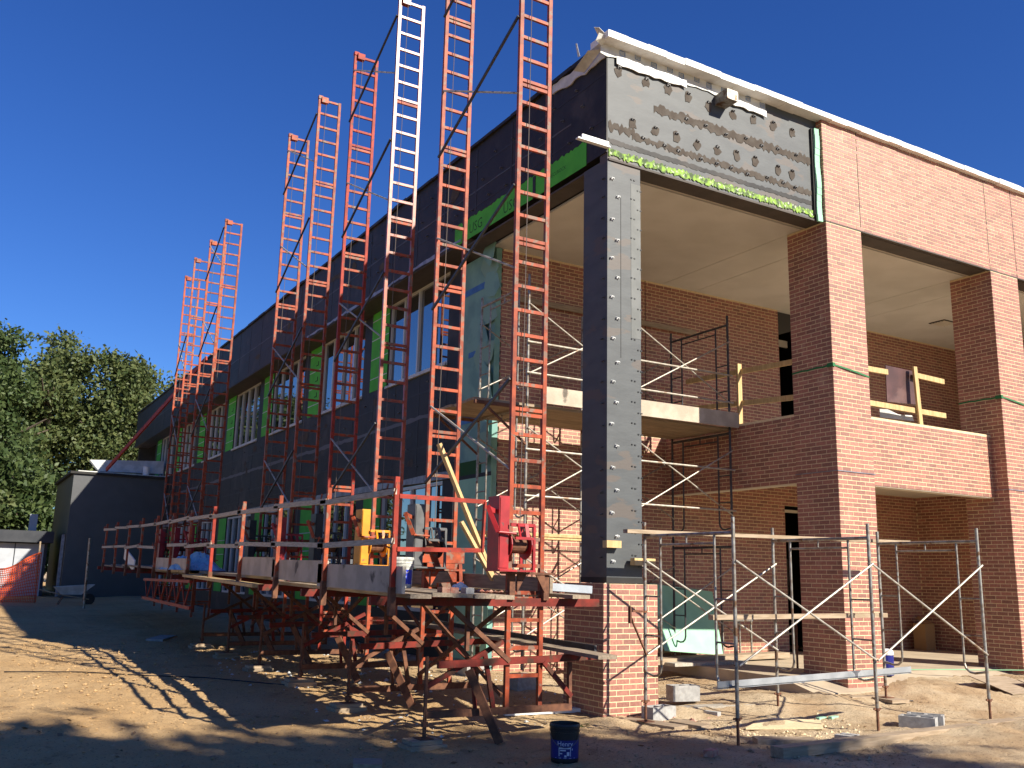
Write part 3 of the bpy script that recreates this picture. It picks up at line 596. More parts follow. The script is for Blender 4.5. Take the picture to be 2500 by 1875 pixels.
# ---- winches
def winch(y, body, lab, z=None, drumm=None):
    z = deckz(y)+.262 if z is None else z; xw = PL-.30; yw = y-.12
    t = thing('hand_winch', lab, 'winch', (xw+.2, yw, z), 'hand winches on the ladder masts')
    MB().box(xw+.03, xw+.165, yw-.10, yw+.16, z+.02, z+.84).build('gear_housing', body, t)
    MB().box(xw+.04, xw+.15, yw-.11, yw-.101, z+.04, z+.82).build('housing_cover', body, t)
    d = MB(); xd = xw+.17
    d.lathe((xd, yw, z+.30), [(.16,0),(.16,.012),(.085,.014),(.085,.26),(.16,.262),(.16,.274)], 20, 'x'); d.build('drum', drumm or body, t)
    MB().lathe((xd+.02, yw, z+.30), [(.095,0),(.098,.115),(.095,.23)], 18, 'x').build('wound_cable', RUST, t)
    f = MB(); f.bar((xd+.30, yw-.14, z+.0), (xd+.30, yw-.14, z+.52), .03, .03, (0,1,0)); f.bar((xd-.01, yw-.14, z+.52), (xd+.31, yw-.14, z+.52), .025, .035); f.bar((xd+.30, yw+.14, z+.0), (xd+.30, yw+.14, z+.52), .03, .03, (0,1,0)); f.bar((xd+.3, yw-.15, z+.51), (xd+.3, yw+.15, z+.51), .03, .03); f.box(xw+.02, xd+.32, yw-.16, yw+.16, z, z+.02); f.build('drum_frame', body, t)
    g = MB()
    for i in (0,1): g.bar((xd+.08+i*.11, yw-.15, z+.53), (xd+.10+i*.10, yw-.175, z+.38), .045, .012)
    g.bar((xd+.03, yw-.18, z+.37), (xd+.27, yw-.18, z+.37), .02, .03); g.build('cable_guard', body, t)
    c = MB(); c.bar((xw+.02, yw-.02, z+.66), (xw-.10, yw-.04, z+.70), .05, .05); c.bar((xw-.10, yw-.06, z+.72), (xw+.0, yw-.14, z+.43), .03, .05); c.tube([(xw+.0, yw-.14, z+.43), (xw+.22, yw-.16, z+.42)], .014, 8); c.build('crank_handle', ORG if body is not WRED else WRED, t)
    return t
winch(-.30, WRED, 'dark red hand winch on the ladder mast nearest the black column')
winch(1.95, WGRY, 'dark grey hand winch with an orange crank beside the blue-labelled pail', drumm=WBLK)
winch(3.85, WAMB, 'amber yellow hand winch on the third ladder mast')
winch(5.95, WBLK, 'black hand winch on the fresher red ladder mast')
winch(8.0, WRED, 'red hand winch behind the guardrail on the fifth ladder mast')
winch(10.05, WBLK, 'black hand winch on the last mast before the gap')
winch(15.8, WRED, 'red hand winch just beyond the gap in the masts')
winch(17.6, WRED, 'red hand winch on the second mast beyond the gap')
winch(19.7, WRED, 'red hand winch on the third mast beyond the gap')
# orange mast shoe at second mast
sh = MB().box(PL-.12, PR_+.10, 1.82, 1.87, deckz(1.9)+.34, deckz(1.9)+.53); sh.bar((PL-.02,1.84,deckz(1.9)+.3),(PR_+.05,1.84,deckz(1.9)+.3),.04,.07); sh.bar((PR_+.03,1.82,deckz(1.9)+.33),(PR_+.04,1.80,deckz(1.9)+.06),.05,.05,(0,1,0)); sh.bar((PL+.1,1.72,deckz(1.9)+.045),(PR_+.04,1.74,deckz(1.9)+.07),.08,.06)
tag(sh.build('mast_shoe', ORG), 'orange steel saddle clamped across the foot of the second mast', 'bracket')

# ================================================================ PLATFORM
seg = [(-.86,3.9),(3.7,8.6),(8.4,13.3),(13.1,17.9),(17.7,21.8)]
ln = ['outermost','second','middle','fourth','innermost']; sgn = ['front end length','second length','third length','fourth length','last length']
for i in range(5):
    for j, (a, b) in enumerate(seg):
        x = -3.05+i*.247; lift = .006*((i*3+j*2) % 4)+(.042 if j % 2 else 0); a2 = a+random.uniform(-.03,.03) if j else a+random.uniform(-.02,.02)
        o = MB().add(*(lambda m: (m.v, m.f))(MB().bar((x+.12, a2, deckz(a)+lift-.005), (x+.12, b, deckz(b)+lift-.005), .235, .042))).build('deck_plank', WOOD)
        tag(o, '%s walkway plank, %s from the column end' % (ln[i], sgn[j]), 'plank', 'planks of the crank-up walkway')
for j, (a, b) in enumerate([(-.62,4.2),(4.0,8.8),(8.6,13.4)]):
    o = MB().bar((-.78, a, deckz(a)), (-.78, b, deckz(b)), .24, .042).build('deck_plank', WOOD); tag(o, 'single plank between masts and wall, %s from the column end' % sgn[j], 'plank', 'planks on the wall side of the masts')
    o = MB().bar((-1.0, a+.3, deckz(a)+.12), (-1.0, b-.4, deckz(b)+.12), .04, .18).build('side_board', WOOD); tag(o, 'board on edge along the wall side of the masts, %s' % sgn[j], 'board', 'boards on edge behind the masts')
# lower work planks by the pier
o = MB().bar((-.72,-1.05,.83),(-.55,4.6,.93),.25,.042).build('low_plank', WOOD); tag(o, 'long lower plank running past the brick pier under the walkway', 'plank')
o = MB().bar((-.35,-.30,.83),(-.47,4.0,.93),.04,.14).build('low_beam', DGREY); tag(o, 'ribbed grey steel beam laid beside the lower plank', 'beam')
o = MB().bar((-1.0,-.10,deckz(0)+.10),(-.30,-.12,deckz(0)+.07),.08,.09).build('square_tube', ALU); tag(o, 'square steel tube poking out beside the brick pier', 'tube')
# guard posts, rails, toe boards
gp = [-.75,1.3,3.25,5.2,7.1,8.95,10.65,12.35,14.25,16.2,18.2,20.4]
nth = ['first','second','third','fourth','fifth','sixth','seventh','eighth','ninth','tenth','eleventh','last']
hk = []
for i, y in enumerate(gp):
    z = deckz(y); m_ = PINEY = ORG
    t = thing('guard_post', '%s guardrail post from the open deck end' % nth[i], 'post', (-3.2, y, z-.2), 'guardrail posts along the walkway')
    MB().bar((-3.2, y, z-.16), (-3.2+.01*random.uniform(-1,1), y+.03*random.uniform(-1,1), z+1.2), .05, .05, (0,1,0)).build('upright', RED2 if i in (0,4) else ORG, t)
    MB().bar((-3.2, y, z-.20), (-3.2, y, z+.08), .066, .066, (0,1,0)).build('socket', RUST, t)
    for zz in (1.04, .52):
        for s in (-1, 1):
            pts = [(-3.235, y+s*.02, z+zz-.05), (-3.26, y+s*.08, z+zz-.03), (-3.26, y+s*.12, z+zz+.03), (-3.25, y+s*.11, z+zz+.09)]
            MB().tube(pts, .009, 6).build('rail_hook', ORG, t)
for lv, zz in (('top', 1.03), ('middle', .52)):
    for i in range(len(gp)-1):
        if lv == 'middle' and i == 6: continue
        a, b = gp[i]-.08, gp[i+1]+.12; d1, d2 = random.uniform(-.03,.03), random.uniform(-.03,.03)
        o = MB().bar((-3.25, a, deckz(a)+zz+d1), (-3.25, b, deckz(b)+zz+d2), .038, .06).build('guard_rail', RAIL)
        tag(o, '%s timber guardrail between the %s and %s posts from the deck end' % (lv, nth[i], nth[i+1]), 'rail', 'timber guardrails of the walkway')
for (a, b, dz_, lab) in [(-.93,1.62,.0,'cement stained toe board at the open deck end with dark smear'),(1.35,3.55,.035,'cement stained toe board behind the second and third guard posts'),(3.3,5.35,.06,'cement stained toe board ending at the fourth guard post'),(9.0,12.6,.0,'pale toe board below the blue plastic sheet')]:
    o = MB().bar((-3.155, a, deckz(a)+.155+dz_), (-3.155, b, deckz(b)+.15+dz_), .038, .27).build('toe_board', TOE); tag(o, lab, 'board')
o = MB().bar((-3.24,8.6,deckz(8.6)-.02),(-3.23,3.9,deckz(4)-.06),.22,.045).build('loose_plank', PINE); tag(o, 'pale loose plank lying along the walkway edge', 'plank')
# end gate
t = thing('end_gate', 'thin red guard frame across the open end of the walkway', 'gate', (-2.7,-.76,deckz(-.7)+.45)); zz = deckz(-.7)
for nm, p, q in (('top_bar',(-3.18,-.78,zz+1.0),(-2.16,-.78,zz+1.0)),('bottom_bar',(-3.18,-.78,zz+.46),(-2.19,-.78,zz+.48)),('end_bar',(-2.17,-.78,zz+1.0),(-2.19,-.78,zz+.46))): MB().bar(p, q, .022, .045).build(nm, RED2, t)
# lattice truss hung below deck
t = thing('lattice_girder', 'short red lattice girder hung outside the walkway', 'girder', (-3.32, 10.2, 1.15))
zt_, zb_ = deckz(10)-.16, deckz(10)-.60
MB().bar((-3.32,7.95,zt_+.02),(-3.32,12.6,zt_+.0),.06,.05).build('top_chord', RED2, t); MB().bar((-3.32,7.8,zb_),(-3.32,12.6,zb_+.05),.06,.06).build('bottom_chord', RED2, t)
for i in range(12):
    a = 7.95+i*.38; MB().bar((-3.32,a,zt_ if i % 2 == 0 else zb_+.03),(-3.32,a+.38,zb_+.03 if i % 2 == 0 else zt_),.02,.02).build('web_bar', RED2, t)
# plastic sheet lump
def crumple(name, c, sx, sy, h, m, lab, cat, seed, n=22):
    r = np.random.default_rng(seed); a = MB(); vs = []; fs = []
    ph = r.uniform(0, 6, 8)
    for i in range(n):
        for j in range(n):
            u, v_ = i/(n-1)*2-1, j/(n-1)*2-1; e = max(0, 1-(u*u+v_*v_)**.5)
            z = h*(e**.6)*(.55+.3*sin(5*u+ph[0])*cos(4*v_+ph[1])+.25*abs(sin(9*u+6*v_+ph[2])))+.004
            vs.append((c[0]+u*sx*(1+.1*sin(7*v_+ph[3])), c[1]+v_*sy*(1+.1*sin(6*u+ph[4])), c[2]+z+r.uniform(-.01,.01)*h*8*e))
    for i in range(n-1):
        for j in range(n-1): fs.append((i*n+j, (i+1)*n+j, (i+1)*n+j+1, i*n+j+1))
    return tag(a.add(vs, fs).build(name, m), lab, cat)
crumple('plastic_sheet', (-2.75,10.6,deckz(10.6)+.05), .5, 1.7, .42, PLAS, 'crumpled pale blue plastic sheet heaped on the far walkway', 'plastic sheet', 3)
crumple('plastic_bag', (-1.9,.25,deckz(.2)+.03), .12, .10, .12, WHITE, 'small crumpled white plastic scrap on the walkway end', 'plastic', 5, 14)
o = MB().bar((-3.0,16.2,deckz(16)+.05),(-2.9,18.6,deckz(18)+.38),.03,.3).build('leaning_board', WHITE); tag(o, 'pale board propped up at the far end of the walkway', 'board')
# bricks left on the deck end
for i, (x, y) in enumerate([(-2.62,-.74),(-2.50,-.70),(-2.33,-.72)]):
    o = MB().bar((x, y-.08, deckz(-.8)+.055), (x+.02, y+.08, deckz(-.8)+.055), .09, .065).build('loose_brick', BRSH if i < 2 else CONC); tag(o, ['broken red brick at the edge of the walkway end','second red brick lying on the walkway end','pale brick beside two red ones on the walkway end'][i], 'brick')
rb = []
for i in range(60):
    x, y = random.uniform(-1.95,-1.62), random.uniform(-.45,.35); s = random.uniform(.012,.035); rb.append((x,y,deckz(0)+.02+s*.5,s))
a = MB()
for (x,y,z,s) in rb:
    a.add([(x+s*random.uniform(.6,1.2)*dx, y+s*random.uniform(.6,1.2)*dy, z+s*.6*random.uniform(.6,1.2)*dz_) for dx,dy,dz_ in ((1,0,0),(-1,0,0),(0,1,0),(0,-1,0),(0,0,1),(0,0,-1))], [(0,2,4),(2,1,4),(1,3,4),(3,0,4),(2,0,5),(1,2,5),(3,1,5),(0,3,5)])
tag(a.build('brick_rubble', BRSH, kind='stuff'), 'small brick rubble scattered on the walkway end', 'rubble')
# leaning studs
o = MB().bar((-1.74,1.3,3.37),(-.88,1.2,1.56),.04,.09,(0,1,0)).build('leaning_stud', PINE); tag(o, 'long pine stud leaning against the second mast', 'stud')
o = MB().bar((-1.47,1.12,2.36),(-.96,1.05,1.56),.04,.08,(0,1,0)).build('leaning_stud', PINE); tag(o, 'shorter pine stud leaning beside the long one', 'stud')
# buckets
def bucket(c, lab, body, labm, rot, white=False):
    t = thing('pail', lab, 'bucket', c)
    prof = [(.130,0),(.136,.02),(.143,.27),(.143,.285),(.150,.287),(.150,.30),(.146,.302),(.147,.325),(.153,.327),(.153,.345),(.148,.362),(.143,.362),(.138,.30),(.128,.02)]
    MB().lathe(c, prof, 32, cap1=True).build('shell', body, t, smooth=False)
    n = 16; a = MB(); vs = []; fs = []
    def P(th, z, e=.0012): r_ = .136+.007*(z-.02)/.25+e; return (c[0]+r_*cos(th), c[1]+r_*sin(th), c[2]+z)
    for i in range(n+1):
        th = rot-1.25+2.5*i/n; vs += [P(th,.045), P(th,.215)]
    for i in range(n): fs.append((2*i, 2*i+2, 2*i+3, 2*i+1))
    lb = a.add(vs, fs).build('paper_label', labm, t)
    me = text_mesh('Henry', .062); me.materials.append(LABW)
    for v_ in me.vertices:
        th = rot+v_.co.x/.142; q = P(th, .183+v_.co.y, .0028); v_.co = (q[0]-c[0], q[1]-c[1], q[2]-c[2])
    o = bpy.data.objects.new('label_lettering', me); col.objects.link(o); o.parent = lb; WORLD[o.name] = np.array(c)
    b = MB()
    def patch(th0, th1, z0, z1):
        k = 4; vv = []
        for i in range(k+1):
            th = rot+th0+(th1-th0)*i/k; vv += [P(th,z0,.0028), P(th,z1,.0028)]
        b.add(vv, [(2*i,2*i+2,2*i+3,2*i+1) for i in range(k)])
    patch(-.45,.40,.138,.150); patch(-.45,-.40,.07,.15); patch(.36,.40,.07,.15); patch(-.35,.05,.118,.130); patch(.12,.3,.075,.11); patch(-.38,-.2,.09,.10); patch(-.05,.1,.062,.08); patch(.48,.54,.125,.142); patch(-.75,.75,.052,.055)
    b.build('label_picture', LABW, lb)
    hd = MB().tube([(c[0]+.158*cos(rot-1.3+2.6*i/14), c[1]+.158*sin(rot-1.3+2.6*i/14), c[2]+.28-.13*sin(pi*i/14)) for i in range(15)], .003, 5); hd.build('bail_handle', CABLE, t)
bucket((-1.66,-1.62,G(-1.66,-1.62)-.005), 'black pail with navy label standing on the dirt by the brick pier', BUCK, LABB, radians(-122))
bucket((-2.40,.85,deckz(.85)+.03), 'white topped pail with bright blue label standing on the walkway', BUCKW, LABB2, radians(-118))

# ================================================================ TUBE SCAFFOLDS
def sframe(X, Yr, Yf, zr, zf, zt, lab, group, m=GALV, jacks=True, pins=True, r=.021):
    """walk-through frame standing in the plane x = X; rear leg at Yr, front leg at Yf"""
    t = thing('scaffold_frame', lab, 'scaffold', (X, (Yr+Yf)/2, min(zr,zf)), group)
    H = 1.93; zb = zt-H
    for Y, z in ((Yr, zr), (Yf, zf)):
        MB().tube([(X,Y,max(zb, z+.05)), (X,Y,zt+(.17 if pins else .02))], r, 10).build('leg', m, t)
        if jacks:
            j = MB().tube([(X,Y,z+.01),(X,Y,zb+.05)], .016, 8); j.lathe((X,Y,zb-.03), [(.03,0),(.03,.03)], 8); j.bar((X-.06,Y,zb-.01),(X+.06,Y,zb-.01),.015,.02)
            jo = j.build('screw_jack', RUST, t); MB().box(X-.075,X+.075,Y-.075,Y+.075,z,z+.01).build('base_plate', RUST, jo)
    s = 1 if Yf > Yr else -1
    MB().tube([(X,Yr,zt),(X,Yf,zt)], r, 8).build('header', m, t)
    a, b = Yr+s*.30, Yf-s*.30
    h2 = MB().tube([(X,a,zt-.11),(X,b,zt-.11)], .013, 8); mid = (Yr+Yf)/2; h2.tube([(X,mid,zt-.11),(X,mid,zt)], .011, 6); h2.build('header_brace', m, t)
    for Y, Yl in ((a, Yr), (b, Yf)):
        e = (Yl-Y)/abs(Yl-Y); lo = zb+.30
        pts = [(X,Y,zt),(X,Y,lo+.10),(X,Y+e*.02,lo+.04),(X,Y+e*.07,lo),(X,Y+e*.14,lo-.01),(X,Yl,lo+.02)]
        MB().tube(pts, .015, 8).build('inner_post', m, t)
        for zz in (zt-.72, zt-1.18): MB().tube([(X,Y,zz),(X,Yl,zz)], .012, 6).build('rung', m, t)
    st = MB()
    for Y in (Yr, Yf):
        for zz in (zt-.30, zt-1.40): st.tube([(X-.03,Y,zz),(X+.03,Y,zz)], .008, 6)
    st.build('brace_stud', RUST, t)
    return t
def xbrace(Xa, Xb, Ya, Yb, za, zb, lab, group, m=GALVW, o=.03, drop=1.1):
    t = thing('cross_brace', lab, 'brace', ((Xa+Xb)/2, (Ya+Yb)/2-o, min(za,zb)-drop), group)
    MB().tube([(Xa,Ya-o,za),(Xb,Yb-o,zb-drop)], .0125, 8).build('tube', m, t); MB().tube([(Xa,Ya-o-.02,za-drop),(Xb,Yb-o-.02,zb)], .0125, 8).build('tube', m, t)
    return t
gF = 'frames of the low scaffold in front of the porch'
FX = [(.25,-.49,-2.03,.03,-.075,2.205,'tube scaffold frame straddling the front of the brick pier'),(2.29,-.63,-2.16,.03,-.065,2.225,'middle tube scaffold frame of the low scaffold in front of the porch'),(4.22,-.76,-2.28,.17,.03,2.257,'tube scaffold frame in front of the far brick pillars')]
for f in FX: sframe(*f[:6], f[6], gF, GALV)
gB = 'braces of the low scaffold'
for (a, b, lab) in ((0,1,'between the pier frame and middle frame'),(1,2,'between the middle frame and far frame')):
    A_, B_ = FX[a], FX[b]
    xbrace(A_[0], B_[0], A_[2], B_[2], A_[5]-.30, B_[5]-.30, 'pale X brace on the street side %s' % lab, gB)
    if a == 0: xbrace(A_[0], B_[0], A_[1], B_[1], A_[5]-.30, B_[5]-.30, 'pale X brace on the building side %s' % lab, gB)
# sills
for i, (x, y, sx, sy, lab) in enumerate([(.33,-.52,.26,.42,'wood sill under the building side leg by the brick pier'),(.22,-2.05,.17,.42,'grey plank sill under the street side leg of the pier frame'),(2.32,-.66,.20,.45,'wood sill under the building side leg of the middle frame'),(2.30,-2.18,.20,.40,'wood sill under the street side leg of the middle frame'),(4.22,-.80,.30,.22,'crossed wood sills under the building side leg of the far frame'),(4.25,-2.30,.18,.55,'long wood sill under the street side leg of the far frame')]):
    z = (.03,-.075,.03,-.065,.17,.03)[i]; a = MB(); rr = random.uniform(-.25,.25)
    a.bar((x-sy*sin(rr), y-sy*cos(rr), z-.022), (x+sy*sin(rr), y+sy*cos(rr), z-.022), sx, .042)
    if i in (0,4): a.bar((x-.3,y+.12,z-.066),(x+.28,y-.05,z-.066),.2,.042)
    tag(a.build('sill_board', WOODX if i != 1 else RAIL), lab, 'board', 'sills under the low scaffold')
# planks on the low scaffold
o = MB().bar((-.10,-.56,2.25),(5.02,-.66,2.31),.09,.045).build('ledger_plank', WOODX); tag(o, 'long timber laid across the tops of the low scaffold frames', 'plank')
o = MB().bar((1.13,-.68,1.24),(4.37,-.70,1.27),.09,.06).build('mid_plank', WOODX); tag(o, 'timber laid across the middle rungs of the low scaffold', 'plank')
o = MB().bar((.04,-1.96,.60),(3.19,-1.96,.675),.01,.08); o.bar((.04,-1.93,.57),(3.19,-1.93,.645),.07,.01); tag(o.build('galvanised_angle', ALU), 'bright galvanised steel angle resting on the low scaffold legs', 'steel angle')
# wood blocks screwed to the column, clamp bracket
o = MB().box(.05,.28,.02,.112,2.07,2.16).build('wood_block', PINE); tag(o, 'pine block fixed on the corner of the black column', 'block')
o = MB().box(.46,.80,-.02,.07,1.86,1.95).build('wood_block', PINE); tag(o, 'pine block poking out at the foot of the black column', 'block')
t = thing('side_bracket', 'dark steel side bracket clamped on the scaffold leg by the pier', 'bracket', (.0,-.5,.7)); MB().bar((.25,-.52,1.30),(-.22,-.80,1.32),.02,.025).build('arm', RUST, t); MB().bar((.22,-.55,.80),(-.22,-.80,1.27),.018,.02).build('strut', RUST, t); MB().bar((-.22,-.80,1.37),(-.22,-.80,1.18),.02,.045,(0,1,0)).build('end_plate', RUST, t)
# ---- inner scaffold in the porch bay
IX = [.12, 2.17, 4.22]; YN, YB = 2.15, 3.67
gI = 'stacked frames of the tall scaffold inside the porch'; lv = ['bottom','middle','top']; cn = ['foam corner end','centre','parapet end']
for i, x in enumerate(IX):
    for k in range(3):
        zb = .33+1.93*k; sframe(x, YB, YN, zb, zb, zb+1.93, '%s tier scaffold frame at the %s of the tall porch scaffold' % (lv[k], cn[i]), gI, GALV if i != 2 else DGREY, jacks=False, pins=(k < 3))
        if i < 2:
            xbrace(x, IX[i+1], YN, YN, zb+1.62, zb+1.62, '%s tier X brace, street side, toward the %s' % (lv[k], ('foam corner','parapet')[i]), 'braces of the tall porch scaffold')
            xbrace(x, IX[i+1], YB, YB, zb+1.62, zb+1.62, '%s tier X brace, wall side, toward the %s' % (lv[k], ('foam corner','parapet')[i]), 'braces of the tall porch scaffold', GALV, .03)
for zz in (2.86, 4.72, 5.20, 3.55):
    for i in range(2):
        o = MB().tube([(IX[i]-.05, YN-.05, zz), (IX[i+1]+.05, YN-.05, zz)], .016, 8).build('guard_tube', GALVW)
        tag(o, 'horizontal tube at %s height on the %s half of the porch scaffold' % ({2.86:'lower',3.55:'mid',4.72:'knee rail',5.20:'top rail'}[zz], ('foam corner','parapet')[i]), 'tube', 'horizontal tubes of the porch scaffold')
zD = .33+1.93*2+.03
for i in range(6):
    y = YN+.08+i*.25
    o = MB().bar((-.75+.02*(i % 3), y+.1, zD+.02), (2.3+.1*(i % 2), y+.1, zD+.02), .235, .04).build('deck_plank', WOODX); tag(o, 'upper deck plank at the foam corner end, %s row from the street' % nth[i], 'plank', 'planks of the upper porch deck')
    o = MB().bar((2.15+.05*(i % 2), y+.1, zD+.061), (4.33-.03*(i % 3), y+.1, zD+.061), .235, .04).build('deck_plank', WOODX); tag(o, 'upper deck plank at the parapet end, %s row from the street' % nth[i], 'plank', 'planks of the upper porch deck')
o = MB().bar((.35,YN-.06,zD+.18),(4.36,YN-.06,zD+.20),.04,.26).build('toe_board', TOE); tag(o, 'long pale toe board along the upper porch deck', 'board')
o = MB().bar((1.0,D-.12,6.50),(5.1,D-.12,6.50),.04,.10).build('wall_board', WOODX); tag(o, 'long board held high against the porch back wall', 'board')
o = MB().bar((-.3,YN+.75,2.29),(2.2,YN+.75,2.29),.24,.042).build('low_deck_plank', PINE); tag(o, 'pine plank on the lower tier of the porch scaffold', 'plank')
o = MB().bar((-.6,YN+.15,2.30),(2.2,YN+.15,2.30),.24,.042).build('low_deck_plank', PINE); tag(o, 'second pine plank on the lower tier, street side', 'plank')
# side bracket frames at the foam corner end carrying planks
t = thing('side_bracket', 'rusty red bracket carrying the deck beyond the foam corner', 'bracket', (-.4,YB,3.8)); MB().bar((.12,YB,4.18),(-.78,YB,4.18),.05,.05).build('arm', RUST, t); MB().bar((.12,YB,3.62),(-.6,YB,4.15),.03,.03).build('strut', RUST, t)
t = thing('side_bracket', 'rusty bracket on the street side carrying the deck end', 'bracket', (-.4,YN,3.8)); MB().bar((.12,YN,4.18),(-.78,YN,4.18),.05,.05).build('arm', RUST, t); MB().bar((.12,YN,3.62),(-.6,YN,4.15),.03,.03).build('strut', RUST, t)
for i, x in enumerate(IX):
    for y in (YN, YB):
        z = .33 if x > 3.5 else G(x,y)
        o = MB().box(x-.16,x+.16,y-.16,y+.16,z-.05,.328); tag(o.build('sill_block', WOODX if x > 3.5 else CONC), 'footing block under the porch scaffold, %s, %s side' % (cn[i], 'street' if y == YN else 'wall'), 'block', 'footings of the porch scaffold')
# ---- timber guardrails on the balcony
def rail(name, p, q, w, h, lab): tag(MB().bar(p, q, w, h).build(name, PINE), lab, 'rail')
rail('timber_rail', (4.66,.95,5.31), (4.66,3.75,5.42), .04, .09, 'upper pine rail along the side balcony parapet'); rail('timber_rail', (4.66,.95,4.70), (4.66,3.85,4.89), .04, .09, 'lower pine rail along the side balcony parapet')
o = MB().bar((4.62,2.30,4.36),(4.62,2.30,5.50),.09,.04,(0,1,0)); tag(o.build('timber_post', PINE), 'pine post standing on the side balcony parapet', 'post')
rail('timber_rail', (5.5,.50,5.24), (6.30,.50,5.25), .04, .09, 'short upper pine rail beside the first full pillar'); rail('timber_rail', (7.04,.52,5.30), (7.85,.52,5.28), .04, .09, 'upper pine rail to the right of the balcony post'); rail('timber_rail', (5.5,.50,4.66), (7.83,.52,4.66), .04, .09, 'long lower pine rail across the balcony opening')
o = MB().bar((7.05,.46,4.36),(6.98,.46,5.43),.09,.04,(0,1,0)); tag(o.build('timber_post', PINE), 'pine post standing on the front balcony parapet', 'post')
o = MB().slab([(6.36,.60,4.76),(7.17,.62,4.80),(7.2,.60,5.39),(6.31,.55,5.38)], .018); tag(o.build('formply_sheet', PLY), 'dark brown plywood sheet leaning on the balcony rails', 'plywood')
o = MB().slab([(6.3,.70,4.50),(7.2,.70,4.52),(7.15,.70,4.62),(6.8,.71,4.60),(6.5,.70,4.66),(6.3,.70,4.64)], .006); tag(o.build('torn_sheet', BSTEEL), 'torn pale sheet hanging below the brown plywood', 'sheet')
# ---- things on the porch floor
o = MB().slab([(3.88,3.55,.47),(5.24,3.55,.37),(5.40,3.98,1.49),(3.85,3.98,1.62)], .02); tag(o.build('insulation_sheet', FOAM), 'pale green foam panel leaning on the porch back wall', 'panel')
o = MB().bar((2.8,2.6,.40),(6.1,2.9,.42),.3,.09).build('floor_timber', WOODX); tag(o, 'long timber lying along the porch floor', 'timber')
o = MB().bar((3.0,2.35,.37),(4.6,2.40,.37),.25,.05).build('floor_board', RAIL); tag(o, 'dark board lying beside the long porch timber', 'board')
t = thing('drink_cooler', 'blue and white drink cooler behind the first full pillar', 'cooler', (5.72,.40,.31)); MB().lathe((5.72,.40,.31), [(.11,0),(.12,.02),(.12,.30),(.11,.31)], 20).build('body', LABB, t); MB().lathe((5.72,.40,.62), [(.12,0),(.125,.03),(.11,.07),(.05,.09)], 20).build('lid', WHITE, t)
a = MB().tube([(5.0+i*.42, 1.0-.18*i+.08*sin(i*1.3), .355 if 1.0-.18*i > .5 else (.2+G(5+i*.42,-.3))*.6+.12) for i in range(16)], .009, 6); tag(a.build('garden_hose', ROPE), 'thin green hose trailing over the porch floor', 'hose')
o = MB().box(11.1,11.42,3.6,3.9,.345,.9).add([(11.05,3.55,.9),(11.45,3.6,.9),(11.3,3.9,1.05),(11.1,3.85,1.0)], [(0,1,2,3)]); tag(o.build('paper_sack', CARD), 'brown paper sack in the porch corner', 'sack')
t = thing('steel_stand', 'grey steel stand behind the low scaffold against the porch wall', 'stand', (5.6,3.6,.35))
for dx in (0,.42):
    for dy in (0,.3): MB().bar((5.45+dx,3.45+dy,.35),(5.45+dx,3.45+dy,1.0),.025,.025,(0,1,0)).build('leg', GALV, t)
MB().box(5.43,5.9,3.43,3.78,.98,1.01).build('top', GALV, t)
tag(MB().tube([(4.9,1.45,.3),(4.9,1.45,1.05)], .018, 8).build('rusty_stake', RUST), 'short rusty pipe stub standing in the porch floor', 'stake')
# ---- concrete blocks and debris in front
def cmu(x, y, z, rot, lab, m=CONC, L=.40, Wd=.2, H=.2, half=False):
    t = thing('concrete_block', lab, 'block', (x,y,z)); a = MB(); c, s = cos(rot), sin(rot)
    def bx(x0,x1,y0,y1,z0,z1):
        b = MB().box(x0,x1,y0,y1,z0,z1); a.add([(x+vx*c-vy*s, y+vx*s+vy*c, z+vz) for vx,vy,vz in b.v], b.f)
    w = .033; bx(-L/2,L/2,-Wd/2,-Wd/2+w,0,H); bx(-L/2,L/2,Wd/2-w,Wd/2,0,H)
    for q in (-L/2,-w/2,L/2-w): bx(q,q+w,-Wd/2+w,Wd/2-w,0,H-.002)
    a.build('shell', m, t); return t
cmu(2.92,-2.22,G(2.92,-2.22)-.01,-1.1,'hollow concrete block beside its twin near the timber'); cmu(3.14,-2.16,G(3.1,-2.16)-.01,-1.02,'second hollow concrete block of the close pair')
cmu(1.55,.35,G(1.55,.35)+.06,-.2,'hollow concrete block set on rubble beside the pier'); cmu(.62,-.28,G(.62,-.28)-.03,.12,'pale concrete block against the foot of the brick pier')
def paver(x, y, rot, lab, m=CONC, L=.19, Wd=.09, H=.06, z=None):
    z = G(x,y) if z is None else z; c, s = cos(rot), sin(rot)
    o = MB().bar((x-L/2*c,y-L/2*s,z+H/2),(x+L/2*c,y+L/2*s,z+H/2),Wd,H).build('paver', m); tag(o, lab, 'paver')
paver(1.40,-.38,-1.25,'grey paver lying on the dirt beside the rubble'); paver(1.58,-2.28,-1.2,'grey paver beside a second one near the middle leg'); paver(1.74,-2.22,-1.15,'second grey paver of the close pair'); paver(-.42,-2.35,.5,'lone red brick half in the dirt by the pail', BRSH)
